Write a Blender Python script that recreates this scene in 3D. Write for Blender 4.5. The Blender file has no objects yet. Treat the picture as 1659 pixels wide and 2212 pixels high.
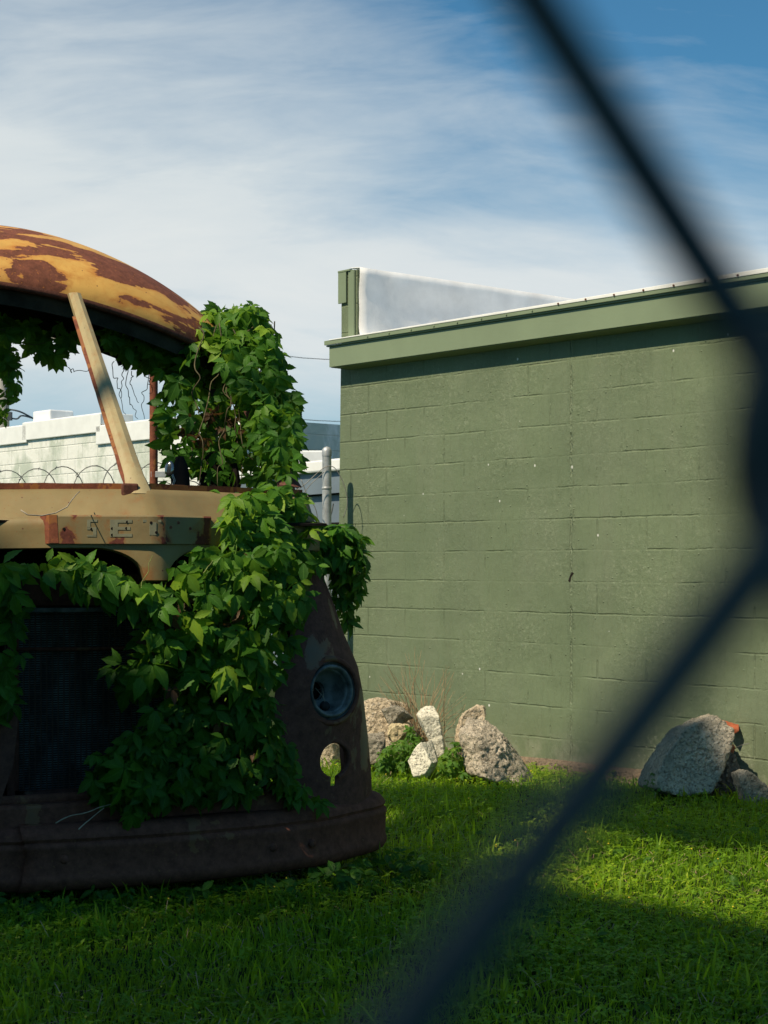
import bpy, bmesh, math, random
import numpy as np
from mathutils import Vector, Matrix, noise as mn
R=math.radians
K=2.6953e-4; HZ=1223.0; CH=1.33
rng=np.random.default_rng(7); random.seed(7)
SC=bpy.context.scene; COL=SC.collection

# ------------------------------------------------------------------ geometry helpers
def V(px,py,Y): return np.array([(px-829.5)*K*Y, Y, CH+(HZ-py)*K*Y])
BO=np.array([-.891,6.75]); BL=np.array([.9135,.4068]); BA=np.array([-.4068,.9135])   # cab frame: origin, across, back
def loc(px,py,b):
    t=(px-829.5)*K
    l=(t*(BO[1]+BA[1]*b)-BO[0]-BA[0]*b)/(BL[0]-BL[1]*t)
    Y=BO[1]+BL[1]*l+BA[1]*b
    return np.array([l,b,CH+(HZ-py)*K*Y])
def l2w(p):
    p=np.atleast_2d(p); o=np.empty_like(p)
    o[:,:2]=BO+p[:,:1]*BL+p[:,1:2]*BA; o[:,2]=p[:,2]; return o
def w2l(p):
    p=np.atleast_2d(p); d=p[:,:2]-BO; o=np.empty_like(p)
    o[:,0]=d@BL; o[:,1]=d@BA; o[:,2]=p[:,2]; return o

def tag(o,label=None,cat=None,group=None,kind=None):
    if label: o['label']=label
    if cat: o['category']=cat
    if group: o['group']=group
    if kind: o['kind']=kind
    return o
def empty(name,loc_=(0,0,0),rz=0,label=None,cat=None,group=None,kind=None):
    o=bpy.data.objects.new(name,None); COL.objects.link(o); o.location=loc_; o.rotation_euler=(0,0,rz)
    o.empty_display_size=.1
    return tag(o,label,cat,group,kind)

class MB:
    def __init__(s): s.v=[]; s.f=[]; s.n=0
    def add(s,v,f):
        v=np.asarray(v,float); s.v.append(v); n=s.n
        s.f+= [tuple(int(i)+n for i in q) for q in f]; s.n+=len(v); return s
    def box(s,c,d,rz=0,M=None):
        x,y,z=[q/2 for q in d]
        v=np.array([(a*x,b*y,e*z) for e in(-1,1) for b in(-1,1) for a in(-1,1)],float)
        if rz:
            cc,ss=math.cos(rz),math.sin(rz); v=np.stack([v[:,0]*cc-v[:,1]*ss,v[:,0]*ss+v[:,1]*cc,v[:,2]],1)
        if M is not None: v=v@np.array(M.to_3x3()).T
        return s.add(v+np.array(c),[(0,2,3,1),(4,5,7,6),(0,1,5,4),(2,6,7,3),(0,4,6,2),(1,3,7,5)])
    def hexa(s,b4,t4):
        return s.add(np.array(list(b4)+list(t4)),[(3,2,1,0),(4,5,6,7),(0,1,5,4),(1,2,6,5),(2,3,7,6),(3,0,4,7)])
    def tube(s,pts,r,n=8,cap=True):
        P=np.asarray(pts,float); m=len(P); r=np.broadcast_to(r,(m,)) if np.ndim(r)<=1 else r
        T=np.gradient(P,axis=0); T/=np.linalg.norm(T,axis=1)[:,None]+1e-12
        up=np.array([0,0,1.]) if abs(T[0,2])<.9 else np.array([1.,0,0])
        u=np.cross(T[0],up); u/=np.linalg.norm(u); rings=[]
        for i in range(m):
            u=u-T[i]*np.dot(u,T[i]); u/=np.linalg.norm(u)+1e-12; w=np.cross(T[i],u)
            a=np.arange(n)*2*np.pi/n
            rings.append(P[i]+r[i]*(np.cos(a)[:,None]*u+np.sin(a)[:,None]*w))
        f=[(i*n+j,i*n+(j+1)%n,(i+1)*n+(j+1)%n,(i+1)*n+j) for i in range(m-1) for j in range(n)]
        if cap: f+=[tuple(range(n))[::-1],tuple((m-1)*n+j for j in range(n))]
        return s.add(np.concatenate(rings),f)
    def grid(s,G,flip=False,closed=False):
        G=np.asarray(G,float); a,b=G.shape[:2]
        f=[]
        for i in range(a-1):
            for j in range(b if closed else b-1):
                j2=(j+1)%b
                q=(i*b+j,i*b+j2,(i+1)*b+j2,(i+1)*b+j); f.append(q[::-1] if flip else q)
        return s.add(G.reshape(-1,3),f)
    def lathe(s,prof,c,ax,n=32):
        ax=Vector(ax).normalized(); u=ax.orthogonal().normalized(); w=ax.cross(u)
        u,w,a=np.array(u),np.array(w),np.array(ax); G=[]
        for r,h in prof:
            t=np.arange(n)*2*np.pi/n
            G.append(np.array(c)+h*a+r*(np.cos(t)[:,None]*u+np.sin(t)[:,None]*w))
        return s.grid(G,closed=True)
    def build(s,name,mat,parent=None,smooth=False,bevel=0,solid=0,auto=None):
        me=bpy.data.meshes.new(name); me.from_pydata(np.concatenate(s.v).tolist(),[],s.f); me.update()
        o=bpy.data.objects.new(name,me); COL.objects.link(o); o.parent=parent
        if mat: me.materials.append(mat)
        if smooth: me.polygons.foreach_set('use_smooth',[True]*len(me.polygons))
        if solid:
            m=o.modifiers.new('s','SOLIDIFY'); m.thickness=solid; m.offset=-1
        if bevel:
            m=o.modifiers.new('b','BEVEL'); m.width=bevel; m.segments=2; m.limit_method='ANGLE'
        if auto: me.set_sharp_from_angle(angle=R(auto)) if hasattr(me,'set_sharp_from_angle') else None
        return o
def fast_mesh(name,verts,quads,mat,parent=None,smooth=False,attrs=None):
    me=bpy.data.meshes.new(name); n=len(verts); k=quads.shape[1]; m=len(quads)
    me.vertices.add(n); me.vertices.foreach_set('co',np.ascontiguousarray(verts,dtype=np.float32).ravel())
    me.loops.add(m*k); me.loops.foreach_set('vertex_index',np.ascontiguousarray(quads,dtype=np.int32).ravel())
    me.polygons.add(m); me.polygons.foreach_set('loop_start',np.arange(0,m*k,k,dtype=np.int32))
    try: me.polygons.foreach_set('loop_total',np.full(m,k,dtype=np.int32))
    except Exception: pass
    me.update(calc_edges=True)
    if smooth: me.polygons.foreach_set('use_smooth',np.ones(m,dtype=bool))
    for an,av in (attrs or {}).items():
        at=me.attributes.new(an,'FLOAT_VECTOR' if av.ndim==2 else 'FLOAT','POINT')
        at.data.foreach_set('vector' if av.ndim==2 else 'value',np.ascontiguousarray(av,dtype=np.float32).ravel())
    me.materials.append(mat)
    o=bpy.data.objects.new(name,me); COL.objects.link(o); o.parent=parent
    return o
def bake(o):
    dg=bpy.context.evaluated_depsgraph_get(); dg.update()
    me=bpy.data.meshes.new_from_object(o.evaluated_get(dg)); o.modifiers.clear(); o.data=me
def cut(o,cutters):
    for c in cutters:
        m=o.modifiers.new('c','BOOLEAN'); m.operation='DIFFERENCE'; m.object=c; m.solver='EXACT'
    bake(o)
    for c in cutters: bpy.data.objects.remove(c)

# ------------------------------------------------------------------ material helpers
class NT:
    def __init__(s,name):
        s.m=bpy.data.materials.new(name); s.m.use_nodes=True; s.t=s.m.node_tree; s.t.nodes.clear()
        s.out=s.n('ShaderNodeOutputMaterial'); s._co=None
    def n(s,ty,**kw):
        nd=s.t.nodes.new(ty)
        for k_,v in kw.items():
            if k_.startswith('i_'):
                key=k_[2:]; key=int(key) if key.isdigit() else key.replace('_',' ')
                s.put(nd.inputs[key],v)
            else: setattr(nd,k_,v)
        return nd
    def put(s,inp,v):
        if isinstance(v,bpy.types.NodeSocket): s.t.links.new(v,inp)
        else:
            if hasattr(inp.default_value,'__len__') and hasattr(v,'__len__') and len(inp.default_value)==4 and len(v)==3: v=tuple(v)+(1,)
            inp.default_value=v
    def co(s,kind='Object'):
        if s._co is None: s._co=s.n('ShaderNodeTexCoord')
        return s._co.outputs[kind]
    def map(s,v,scale=(1,1,1),rot=(0,0,0),loc_=(0,0,0)):
        return s.n('ShaderNodeMapping',i_Vector=v,i_Scale=scale,i_Rotation=rot,i_Location=loc_).outputs[0]
    def noise(s,v,scale,detail=5,rough=.55,dist=0,out=0,lac=2):
        nd=s.n('ShaderNodeTexNoise',i_Vector=v,i_Scale=scale,i_Detail=detail,i_Roughness=rough,i_Distortion=dist); return nd.outputs[out]
    def vor(s,v,scale,feature='F1',out='Distance',rand=1):
        nd=s.n('ShaderNodeTexVoronoi',feature=feature,i_Vector=v,i_Scale=scale,i_Randomness=rand); return nd.outputs[out]
    def ramp(s,f,stops,interp='LINEAR'):
        nd=s.n('ShaderNodeValToRGB',i_Fac=f); cr=nd.color_ramp; cr.interpolation=interp
        while len(cr.elements)<len(stops): cr.elements.new(.5)
        for e,(p,c) in zip(cr.elements,stops):
            e.position=p; e.color=(c,c,c,1) if not hasattr(c,'__len__') else tuple(c)+(1,)
        return nd.outputs[0]
    def math(s,op,a,b=None,c=None,clamp=False):
        nd=s.n('ShaderNodeMath',operation=op,use_clamp=clamp); s.put(nd.inputs[0],a)
        if b is not None: s.put(nd.inputs[1],b)
        if c is not None: s.put(nd.inputs[2],c)
        return nd.outputs[0]
    def mix(s,f,a,b,mode='MIX'):
        nd=s.n('ShaderNodeMix',data_type='RGBA',blend_type=mode); s.put(nd.inputs[0],f); s.put(nd.inputs[6],a); s.put(nd.inputs[7],b); return nd.outputs[2]
    def sep(s,v):
        return s.n('ShaderNodeSeparateXYZ',i_0=v).outputs
    def bump(s,h,strength=.5,dist=.01,normal=None):
        nd=s.n('ShaderNodeBump',i_Height=h,i_Strength=strength,i_Distance=dist)
        if normal is not None: s.put(nd.inputs['Normal'],normal)
        return nd.outputs[0]
    def bsdf(s,color,rough=.7,normal=None,metal=0,spec=.5):
        nd=s.n('ShaderNodeBsdfPrincipled'); s.put(nd.inputs['Base Color'],color); s.put(nd.inputs['Roughness'],rough)
        s.put(nd.inputs['Metallic'],metal); s.put(nd.inputs['Specular IOR Level'],spec)
        if normal is not None: s.put(nd.inputs['Normal'],normal)
        s.t.links.new(nd.outputs[0],s.out.inputs[0]); return nd
    def attr(s,name,out='Fac'):
        return s.n('ShaderNodeAttribute',attribute_name=name).outputs[out]

def simple(name,c,rough=.7,var=.15,scale=8,bumpd=.003,metal=0,bs=40,spec=.4):
    t=NT(name); co=t.co(); nz=t.noise(co,scale,5,.6)
    col=t.mix(t.ramp(nz,[(.35,0),(.65,1)]),tuple(x*(1-var) for x in c),tuple(min(1,x*(1+var)) for x in c))
    t.bsdf(col,rough,t.bump(t.noise(co,bs,4,.6),.5,bumpd),metal,spec); return t.m

def rusty(name,paint,amount=.5,streak=(1,1,1),rot=(0,0,0),scale=4.0,rust=(.105,.032,.022),edge=(.26,.085,.015),haze=.3,spec=.35,seed=0,dark=None):
    t=NT(name); co=t.map(t.co(),(1,1,1),(0,0,0),(seed,seed*1.7,0))
    sm=t.map(t.map(co,(1,1,1),rot),streak)
    big=t.noise(sm,scale,6,.52,.25); fine=t.noise(co,45,4,.7)
    f=t.math('ADD',big,t.math('MULTIPLY',t.math('SUBTRACT',fine,.5),.075))
    th=.5+(.5-amount)*.5
    mask=t.ramp(f,[(th-.006,0),(th+.006,1)])
    halo=t.math('MULTIPLY',t.ramp(f,[(th-.075,0),(th,1)]),t.ramp(t.noise(co,9,4,.7),[(.35,.15),(.6,1)]))
    st=t.noise(t.map(co,(30,30,1.5)),1.0,4,.6)
    pc=t.mix(t.ramp(t.noise(co,3.5,5,.6),[(.3,0),(.7,1)]),paint,tuple(x*.72 for x in paint))
    pc=t.mix(t.math('MULTIPLY',t.ramp(st,[(.48,0),(.7,1)]),haze),pc,tuple(a*.55+b*.45 for a,b in zip(paint,edge)))
    sp=t.vor(co,55); pc=t.mix(t.ramp(sp,[(.10,1),(.14,0)]),pc,t.mix(.5,pc,edge)) 
    pc=t.mix(t.ramp(t.vor(co,18),[(.05,1),(.07,0)]),pc,rust)
    pc=t.mix(t.math('MULTIPLY',halo,.85),pc,edge)
    rc=t.mix(t.ramp(t.noise(co,26,6,.75),[(.35,0),(.7,1)]),tuple(x*.65 for x in rust),tuple(x*1.35 for x in rust))
    rc=t.mix(t.ramp(t.noise(co,70,3,.6),[(.62,0),(.75,1)]),rc,edge if dark is None else dark)
    col=t.mix(mask,pc,rc)
    h=t.math('ADD',t.math('MULTIPLY',mask,-.35),t.math('MULTIPLY',t.noise(co,90,5,.7),t.math('MULTIPLY_ADD',mask,.5,.08)))
    rg=t.math('MULTIPLY_ADD',mask,.35,.5)
    t.bsdf(col,rg,t.bump(h,.8,.003,t.bump(t.noise(co,5,3,.5),.35,.02)),0,spec); return t.m

def leafmat(name,c0,c1,c2,trans=(.25,.42,.03),gloss=.5,tf=.38):
    t=NT(name); a=t.attr('tint'); uv=t.attr('luv','Vector'); s_=t.sep(uv)
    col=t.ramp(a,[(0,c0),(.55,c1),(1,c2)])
    side=t.math('ABSOLUTE',s_[1])
    ven=t.math('ABSOLUTE',t.math('SUBTRACT',t.math('FRACT',t.math('SUBTRACT',t.math('MULTIPLY',s_[0],7),t.math('MULTIPLY',side,2.2))),.5))
    vm=t.math('MAXIMUM',t.ramp(side,[(.03,1),(.09,0)]),t.math('MULTIPLY',t.ramp(ven,[(.02,1),(.09,0)]),.45))
    col=t.mix(t.math('MULTIPLY',vm,.35),col,tuple(min(1,x*2.2+.03) for x in c1))
    col=t.mix(t.ramp(t.noise(t.co(),35,3,.6),[(.4,0),(.75,.35)]),col,c0)
    nrm=t.bump(t.math('MULTIPLY',vm,-1),.4,.002)
    p=t.n('ShaderNodeBsdfPrincipled'); t.put(p.inputs['Base Color'],col); t.put(p.inputs['Roughness'],gloss); t.put(p.inputs['Normal'],nrm); t.put(p.inputs['Specular IOR Level'],.25)
    tr=t.n('ShaderNodeBsdfTranslucent'); t.put(tr.inputs[0],t.mix(.5,t.mix(1,col,(2,2,1.5,1),'MULTIPLY'),trans)); t.put(tr.inputs[1],nrm)
    mx=t.n('ShaderNodeMixShader'); t.put(mx.inputs[0],tf); t.t.links.new(p.outputs[0],mx.inputs[1]); t.t.links.new(tr.outputs[0],mx.inputs[2])
    t.t.links.new(mx.outputs[0],t.out.inputs[0]); return t.m

def concrete(name,c,agg=.5,scale=1,tone=.3,pale=(.62,.57,.47)):
    t=NT(name); co=t.co()
    base=t.mix(t.ramp(t.noise(co,5*scale,6,.65),[(.3,0),(.7,1)]),tuple(x*(1-tone) for x in c),tuple(min(1,x*(1+tone*.6)) for x in c))
    vc=t.n('ShaderNodeTexVoronoi',i_Vector=co,i_Scale=48*scale); vd=vc.outputs['Distance']
    pick=t.sep(vc.outputs['Color'])[0]
    peb=t.math('MULTIPLY',t.ramp(vd,[(.34,1),(.46,0)]),t.ramp(pick,[(.5-agg*.4,0),(.52-agg*.4,1)]))
    pc=t.ramp(t.sep(vc.outputs['Color'])[1],[(0,tuple(x*.55 for x in c)),(.5,pale),(1,tuple(min(1,x*1.25) for x in c))])
    col=t.mix(t.math('MULTIPLY',peb,.5*agg+.08),base,pc)
    pit=t.ramp(t.noise(co,60*scale,4,.7),[(.36,0),(.46,1)])
    col=t.mix(t.math('MULTIPLY',t.math('SUBTRACT',1,pit),.6),col,tuple(x*.35 for x in c))
    h=t.math('ADD',t.math('MULTIPLY',peb,.8),t.math('ADD',t.math('MULTIPLY',pit,.5),t.noise(co,22*scale,6,.7)))
    t.bsdf(col,.92,t.bump(h,.9,.010),0,.15); return t.m

# ------------------------------------------------------------------ materials
def green_wall():
    t=NT('green_block_paint'); co=t.co()           # local: x along the wall, z up
    s=t.sep(co); wob=t.math('MULTIPLY',t.math('SUBTRACT',t.noise(co,3,3,.6),.5),.022)
    wob2=t.math('MULTIPLY',t.math('SUBTRACT',t.noise(t.map(co,(1,1,1),(0,0,0),(5,3,9)),3,3,.6),.5),.022)
    v=t.n('ShaderNodeCombineXYZ',i_0=t.math('ADD',s[0],wob),i_1=t.math('ADD',s[2],wob2),i_2=0.0).outputs[0]
    def brick(ms,sm):
        b=t.n('ShaderNodeTexBrick',offset=.5,i_Vector=t.map(v,(1,1,1),(0,0,0),(.262,-.010,0)),i_Scale=1.0,i_Mortar_Size=ms,i_Mortar_Smooth=sm,i_Brick_Width=.4064,i_Row_Height=.2032,i_Bias=-0.3)
        b.inputs['Color1'].default_value=(0,0,0,1); b.inputs['Color2'].default_value=(1,1,1,1); b.inputs['Mortar'].default_value=(.5,.5,.5,1); return b
    b=brick(.0075,.6); b2=brick(.0035,.3)
    crisp=t.ramp(s[0],[(.10/6,1),(.75/6,0)]) if False else t.math('SUBTRACT',1,t.math('DIVIDE',t.math('SUBTRACT',t.math('ADD',s[0],t.math('MULTIPLY',t.noise(co,1.6,2),1.2)),1.0),.5),clamp=True)
    fill=t.ramp(t.noise(t.map(co,(1,1,2.4)),2.2,5,.62),[(.47,0),(.63,1)])
    vis=t.math('MAXIMUM',t.math('MULTIPLY',fill,.75),t.math('MULTIPLY',crisp,.8))
    vis=t.math('MAXIMUM',vis,.05)
    joint=t.math('MULTIPLY',b.outputs[1],vis)
    darkblk=t.math('MULTIPLY',t.ramp(t.sep(b2.outputs[0])[0],[(.55,0),(.75,1)]),crisp)
    base=t.mix(t.ramp(t.noise(co,1.1,5,.6),[(.3,0),(.7,1)]),(.136,.172,.098),(.168,.210,.118))
    base=t.mix(t.ramp(t.noise(t.map(co,(1,1,.25)),3.2,5,.65),[(.45,0),(.8,.55)]),base,(.195,.220,.145))
    base=t.mix(t.math('MULTIPLY',darkblk,.6),base,(.072,.098,.048))
    low=t.ramp(s[2],[(0.0,1),(.28,0)])
    dust=t.math('MULTIPLY',t.ramp(t.noise(co,5,7,.7),[(.44,0),(.60,1)]),low)
    base=t.mix(t.math('MULTIPLY',dust,.75),base,(.33,.33,.25))
    # hairline cracks and pale scuffs, thicker low on the wall
    scuffm=t.ramp(t.noise(t.map(co,(1,1,1),(0,0,0),(3,0,0)),1.4,3,.6),[(.42,.0),(.62,1)])
    lowm=t.ramp(s[2],[(.0,1),(.5,.25)])
    scuff=t.math('MULTIPLY',t.ramp(t.noise(co,34,6,.78,.6),[(.545,0),(.60,1)]),t.math('MULTIPLY',scuffm,lowm))
    base=t.mix(t.math('MULTIPLY',scuff,.75),base,(.48,.50,.36))
    base=t.mix(t.math('MULTIPLY',joint,t.ramp(t.noise(co,13,4,.7),[(.42,.0),(.6,.35)])),base,(.10,.125,.055))
    base=t.mix(t.math('MULTIPLY',joint,t.ramp(t.noise(t.map(co,(1,1,1),(0,0,0),(9,9,9)),11,5,.75),[(.5,.0),(.7,.6)])),base,(.36,.38,.22))  # highlights along the joints, painted in as pale flecks
    chips=t.math('MAXIMUM',t.ramp(t.vor(t.map(co,(1,1,.8)),2.9),[(.022,1),(.028,0)]),t.math('MULTIPLY',t.ramp(t.vor(t.map(co,(1,1,.8),(0,0,0),(4,4,4)),7.5),[(.045,1),(.06,0)]),t.ramp(t.noise(co,1.3,2),[(.54,0),(.56,1)])))
    base=t.mix(chips,base,(.72,.72,.66))
    runs=t.math('MULTIPLY',t.ramp(t.noise(t.map(co,(7,7,.55)),1,5,.65),[(.5,0),(.72,1)]),t.ramp(t.noise(t.map(co,(1,1,1),(0,0,0),(2,8,1)),.9,3,.6),[(.4,0),(.6,1)]))
    base=t.mix(t.math('MULTIPLY',runs,.4),base,(.155,.175,.110))
    patchb=t.ramp(t.noise(t.map(co,(1,1,1.6),(0,0,0),(7,1,3)),1.7,2,.3),[(.545,0),(.56,1)])
    base=t.mix(t.math('MULTIPLY',patchb,.12),base,(.085,.118,.063))
    # vertical control-joint crack
    cx=t.math('ABSOLUTE',t.math('SUBTRACT',t.math('ADD',s[0],t.math('MULTIPLY',t.math('SUBTRACT',t.noise(t.map(co,(0,0,1)),9,4,.7),.5),.05)),2.36))
    crack=t.ramp(cx,[(.004,1),(.011,0)]); ridge=t.ramp(cx,[(.01,1),(.035,0)])
    crack=t.math('MULTIPLY',crack,t.ramp(t.noise(co,7,3,.6),[(.45,.0),(.6,1)]))
    base=t.mix(t.math('MULTIPLY',crack,.35),base,(.26,.29,.18))
    # height
    drips=t.noise(t.map(co,(34,34,4)),1,4,.7); pores=t.noise(co,120,3,.7); mid=t.noise(co,26,6,.7)
    blob=t.ramp(t.vor(co,14),[(.02,1),(.10,0)])
    h=t.math('MULTIPLY',joint,-.85)
    h=t.math('ADD',h,t.math('MULTIPLY',mid,t.math('MULTIPLY_ADD',scuffm,.45,.25)))
    h=t.math('ADD',h,t.math('MULTIPLY',t.ramp(drips,[(.5,0),(.8,1)]),.4))
    h=t.math('ADD',h,t.math('MULTIPLY',blob,.4)); h=t.math('ADD',h,t.math('MULTIPLY',ridge,.5)); h=t.math('SUBTRACT',h,crack)
    h=t.math('ADD',h,t.math('MULTIPLY',pores,t.math('MULTIPLY_ADD',crisp,.35,.10)))
    h=t.math('ADD',h,t.math('MULTIPLY',t.noise(co,6,3,.5),.5))
    t.bsdf(base,.62,t.bump(h,.85,.013),0,.3); return t.m

M={}
M['wall']=green_wall()
M['trim']=simple('green_trim_paint',(.215,.265,.16),.5,.06,2,.0012,bs=60)
M['membrane']=simple('white_roof_membrane',(.86,.85,.84),.55,.12,2.2,.012,bs=5)
M['whitemetal']=simple('white_flashing',(.85,.84,.80),.4,.05,5,.001)
M['screw']=simple('rusty_screw',(.14,.05,.03),.7)
M['footing']=concrete('footing_concrete',(.30,.22,.15),.15,1,.3)
M['roof']=rusty('yellow_paint_with_rust_patches',(.80,.45,.11),.54,(.9,2.8,2.4),(0,R(-14),R(-12)),2.9,haze=.7,seed=3.3,rust=(.19,.062,.034),edge=(.50,.17,.03))
M['nose']=rusty('beige_paint_light_rust',(.29,.215,.090),.22,(1,1,1),(0,0,0),3.2,haze=.25,seed=1.2)
M['plate']=rusty('beige_plate_rust_spots',(.28,.21,.095),.40,(1,1,1),(0,0,0),9.0,haze=.35,seed=4.4,rust=(.13,.035,.022))
M['pillar']=rusty('cream_paint_rust_edge',(.46,.37,.19),.12,(1,1,.4),(0,0,0),6,haze=.9,seed=5.1)
M['rust']=rusty('dark_rust',(.20,.11,.065),.75,(1,1,1),(0,0,0),4,rust=(.16,.062,.042),edge=(.22,.10,.045),haze=.2,seed=2,spec=.2)
M['brightrust']=rusty('orange_rust',(.30,.11,.04),.6,(1,1,.5),(0,0,0),7,rust=(.20,.06,.03),edge=(.38,.15,.03),seed=6)
M['fender']=rusty('fender_dull_paint_and_rust',(.155,.125,.095),.56,(1,1,.6),(0,0,0),3.0,rust=(.13,.055,.042),edge=(.19,.09,.05),haze=.2,seed=8.3,spec=.25)
M['inner']=simple('blackened_steel',(.018,.014,.012),.9,.4,6,.004,spec=.1)
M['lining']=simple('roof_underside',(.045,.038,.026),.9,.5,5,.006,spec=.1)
M['chrome']=simple('tarnished_metal',(.15,.16,.155),.6,.6,14,.002,metal=.15)
M['galv']=simple('galvanised_steel',(.42,.43,.43),.5,.25,12,.001,metal=.4)
M['wirebarb']=simple('galvanised_wire',(.22,.21,.19),.5,.25,30,.0003,metal=.3)
M['rubber']=simple('old_rubber',(.02,.02,.02),.85,.3,12,.004)
M['glass']=NT('clear_glass').m
def _glass():
    t=NT('mirror_glass'); p=t.bsdf((.22,.24,.24),.15); p.inputs['Metallic'].default_value=.9; return t.m
M['glass']=_glass()
def _radcore():
    t=NT('radiator_core_fins'); co=t.co(); s=t.sep(co)
    fin=t.math('ABSOLUTE',t.math('SUBTRACT',t.math('FRACT',t.math('MULTIPLY',s[2],105)),.5))
    tub=t.math('ABSOLUTE',t.math('SUBTRACT',t.math('FRACT',t.math('MULTIPLY',s[0],42)),.5))
    fm=t.ramp(fin,[(.15,0),(.4,1)]); tm=t.ramp(tub,[(.08,1),(.2,0)])
    pat=t.ramp(t.noise(t.map(co,(2,2,1)),5,5,.7),[(.42,0),(.7,1)])
    col=t.mix(pat,(.05,.055,.05),(.24,.30,.29)); col=t.mix(t.math('SUBTRACT',1,fm),col,(.004,.004,.004)); col=t.mix(tm,col,(.08,.055,.04))
    t.bsdf(col,.6,t.bump(t.math('SUBTRACT',fm,tm),.7,.003),.3); return t.m
M['core']=_radcore()
M['leaf']=leafmat('creeper_leaf',(.024,.090,.009),(.072,.195,.014),(.26,.40,.03))  # palest stop carries the look of leaves in full sun
M['leaf_dry']=leafmat('dry_creeper_leaf',(.05,.025,.012),(.09,.05,.02),(.14,.08,.03),trans=(.12,.06,.02))
M['weed']=leafmat('weed_leaf',(.05,.13,.015),(.085,.19,.02),(.16,.27,.03),trans=(.3,.45,.03))
M['grass']=leafmat('grass_blade',(.040,.110,.005),(.165,.300,.012),(.50,.60,.03),trans=(.55,.80,.02),gloss=.45,tf=.5)
M['clover']=leafmat('clover_leaf',(.05,.13,.006),(.16,.30,.012),(.40,.52,.025),trans=(.5,.75,.02),gloss=.5)
M['flower']=simple('yellow_flower',(.75,.55,.03),.6)
M['stem']=simple('vine_stem',(.09,.075,.035),.8,.4,30,.001)
M['stemlight']=simple('pale_dry_vine',(.36,.30,.22),.8,.3,30,.001)
M['twig']=simple('dry_twig',(.33,.235,.13),.85,.35,20,.001)
M['greystem']=simple('green_vine_stem',(.20,.24,.06),.6,.3,30,.001)
def _ground():
    t=NT('soil_and_thatch'); co=t.co()
    c=t.ramp(t.noise(co,3,7,.7),[(.3,(.018,.028,.008)),(.55,(.030,.055,.010)),(.75,(.055,.050,.025))])
    c=t.mix(t.ramp(t.noise(co,40,5,.7),[(.5,0),(.7,.7)]),c,(.02,.016,.01))
    t.bsdf(c,.95,t.bump(t.noise(co,30,6,.7),.9,.03),0,.1); return t.m
M['ground']=_ground()
def _palewall():
    t=NT('patchy_whitewashed_wall'); co=t.co(); s=t.sep(co)
    a=t.ramp(t.noise(t.map(co,(1,1,.6)),1.3,7,.66,.3),[(.45,0),(.56,1)])
    c=t.mix(a,(.50,.54,.45),(.80,.79,.72))
    c=t.mix(t.ramp(t.noise(t.map(co,(1,1,1),(0,0,0),(4,4,4)),3.1,7,.75),[(.6,0),(.68,.8)]),c,(.9,.88,.8))
    c=t.mix(t.ramp(t.noise(t.map(co,(1,1,.7)),1.9,7,.72),[(.63,0),(.72,.75)]),c,(.24,.26,.2))
    v=t.n('ShaderNodeCombineXYZ',i_0=s[0],i_1=s[2],i_2=0.0).outputs[0]
    b=t.n('ShaderNodeTexBrick',offset=.5,i_Vector=v,i_Scale=1.0,i_Mortar_Size=.01,i_Mortar_Smooth=.6,i_Brick_Width=.4064,i_Row_Height=.2032)
    c=t.mix(t.math('MULTIPLY',b.outputs[1],.22),c,(.3,.32,.26))
    h=t.math('ADD',t.math('MULTIPLY',b.outputs[1],-1),t.noise(co,9,6,.7)); t.bsdf(c,.8,t.bump(h,.6,.012)); return t.m
M['palewall']=_palewall()
M['bluewall']=simple('grey_blue_siding',(.16,.20,.235),.55,.1,1.5,.002)
M['redroof']=simple('rust_red_roof',(.28,.07,.045),.7,.3,3,.01)
M['wood']=simple('weathered_pole',(.42,.38,.32),.8,.2,6,.004)
M['cable']=simple('black_cable',(.05,.06,.07),.6)
M['vinyl']=simple('dark_vinyl_coated_wire',(.060,.072,.072),.55,.25,60,.0002,spec=.25)
M['brick']=simple('red_brick',(.42,.11,.045),.85,.3,18,.004)
M['stucco']=simple('tan_stucco',(.30,.27,.22),.9,.1,1,.004)
M['rubA']=concrete('rubble_brown',(.60,.48,.33),.9,1.0,.3)
M['rubB']=concrete('rubble_grey',(.34,.30,.23),.7,1.0,.3)
M['rubC']=concrete('rubble_white',(.80,.74,.58),.12,1.2,.12)
M['rubD']=concrete('rubble_slab',(.52,.44,.33),1.0,1.15,.35)
M['rubE']=concrete('rubble_yellow',(.60,.48,.28),.2,1.0,.25)
M['rubF']=concrete('rubble_dark',(.17,.145,.12),.9,.9,.45)

# ------------------------------------------------------------------ green block building
WC=np.array([-.341,12.81]); WD=np.array([.6535,-.757]); WN=np.array([-.757,-.6535]); ZW=0.0
wang=math.atan2(WD[1],WD[0])
gb=empty('block_building',(WC[0],WC[1],0),wang,'sage green painted concrete block building filling the right side','building')
# local: x along wall, -y is outward normal
LN=8.2; BD=7.0; ZE=2.90
m=MB()
w=MB(); nx,nz=80,30
G=[[(max(0,-.0)+ (-.018+.05*(z/2.95) if i==0 else 0)+LN*i/nx,0,z) for i in range(nx+1)] for z in np.linspace(-.1,2.95,nz)]
m.grid(G)
m.grid([[(-.018+.05*(z/2.95),y,z) for y in (0,BD)] for z in np.linspace(-.1,2.95,nz)],flip=True)
m.add([(0,BD,-.1),(LN,BD,-.1),(LN,BD,2.95),(0,BD,2.95),(LN,0,-.1),(LN,0,2.95)],[(1,0,3,2),(4,1,2,5)])
m.add([(0,.02,2.9),(LN,.02,2.9),(LN,BD,2.9),(0,BD,2.9)],[(0,1,2,3)])
m.build('wall',M['wall'],gb)
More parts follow.
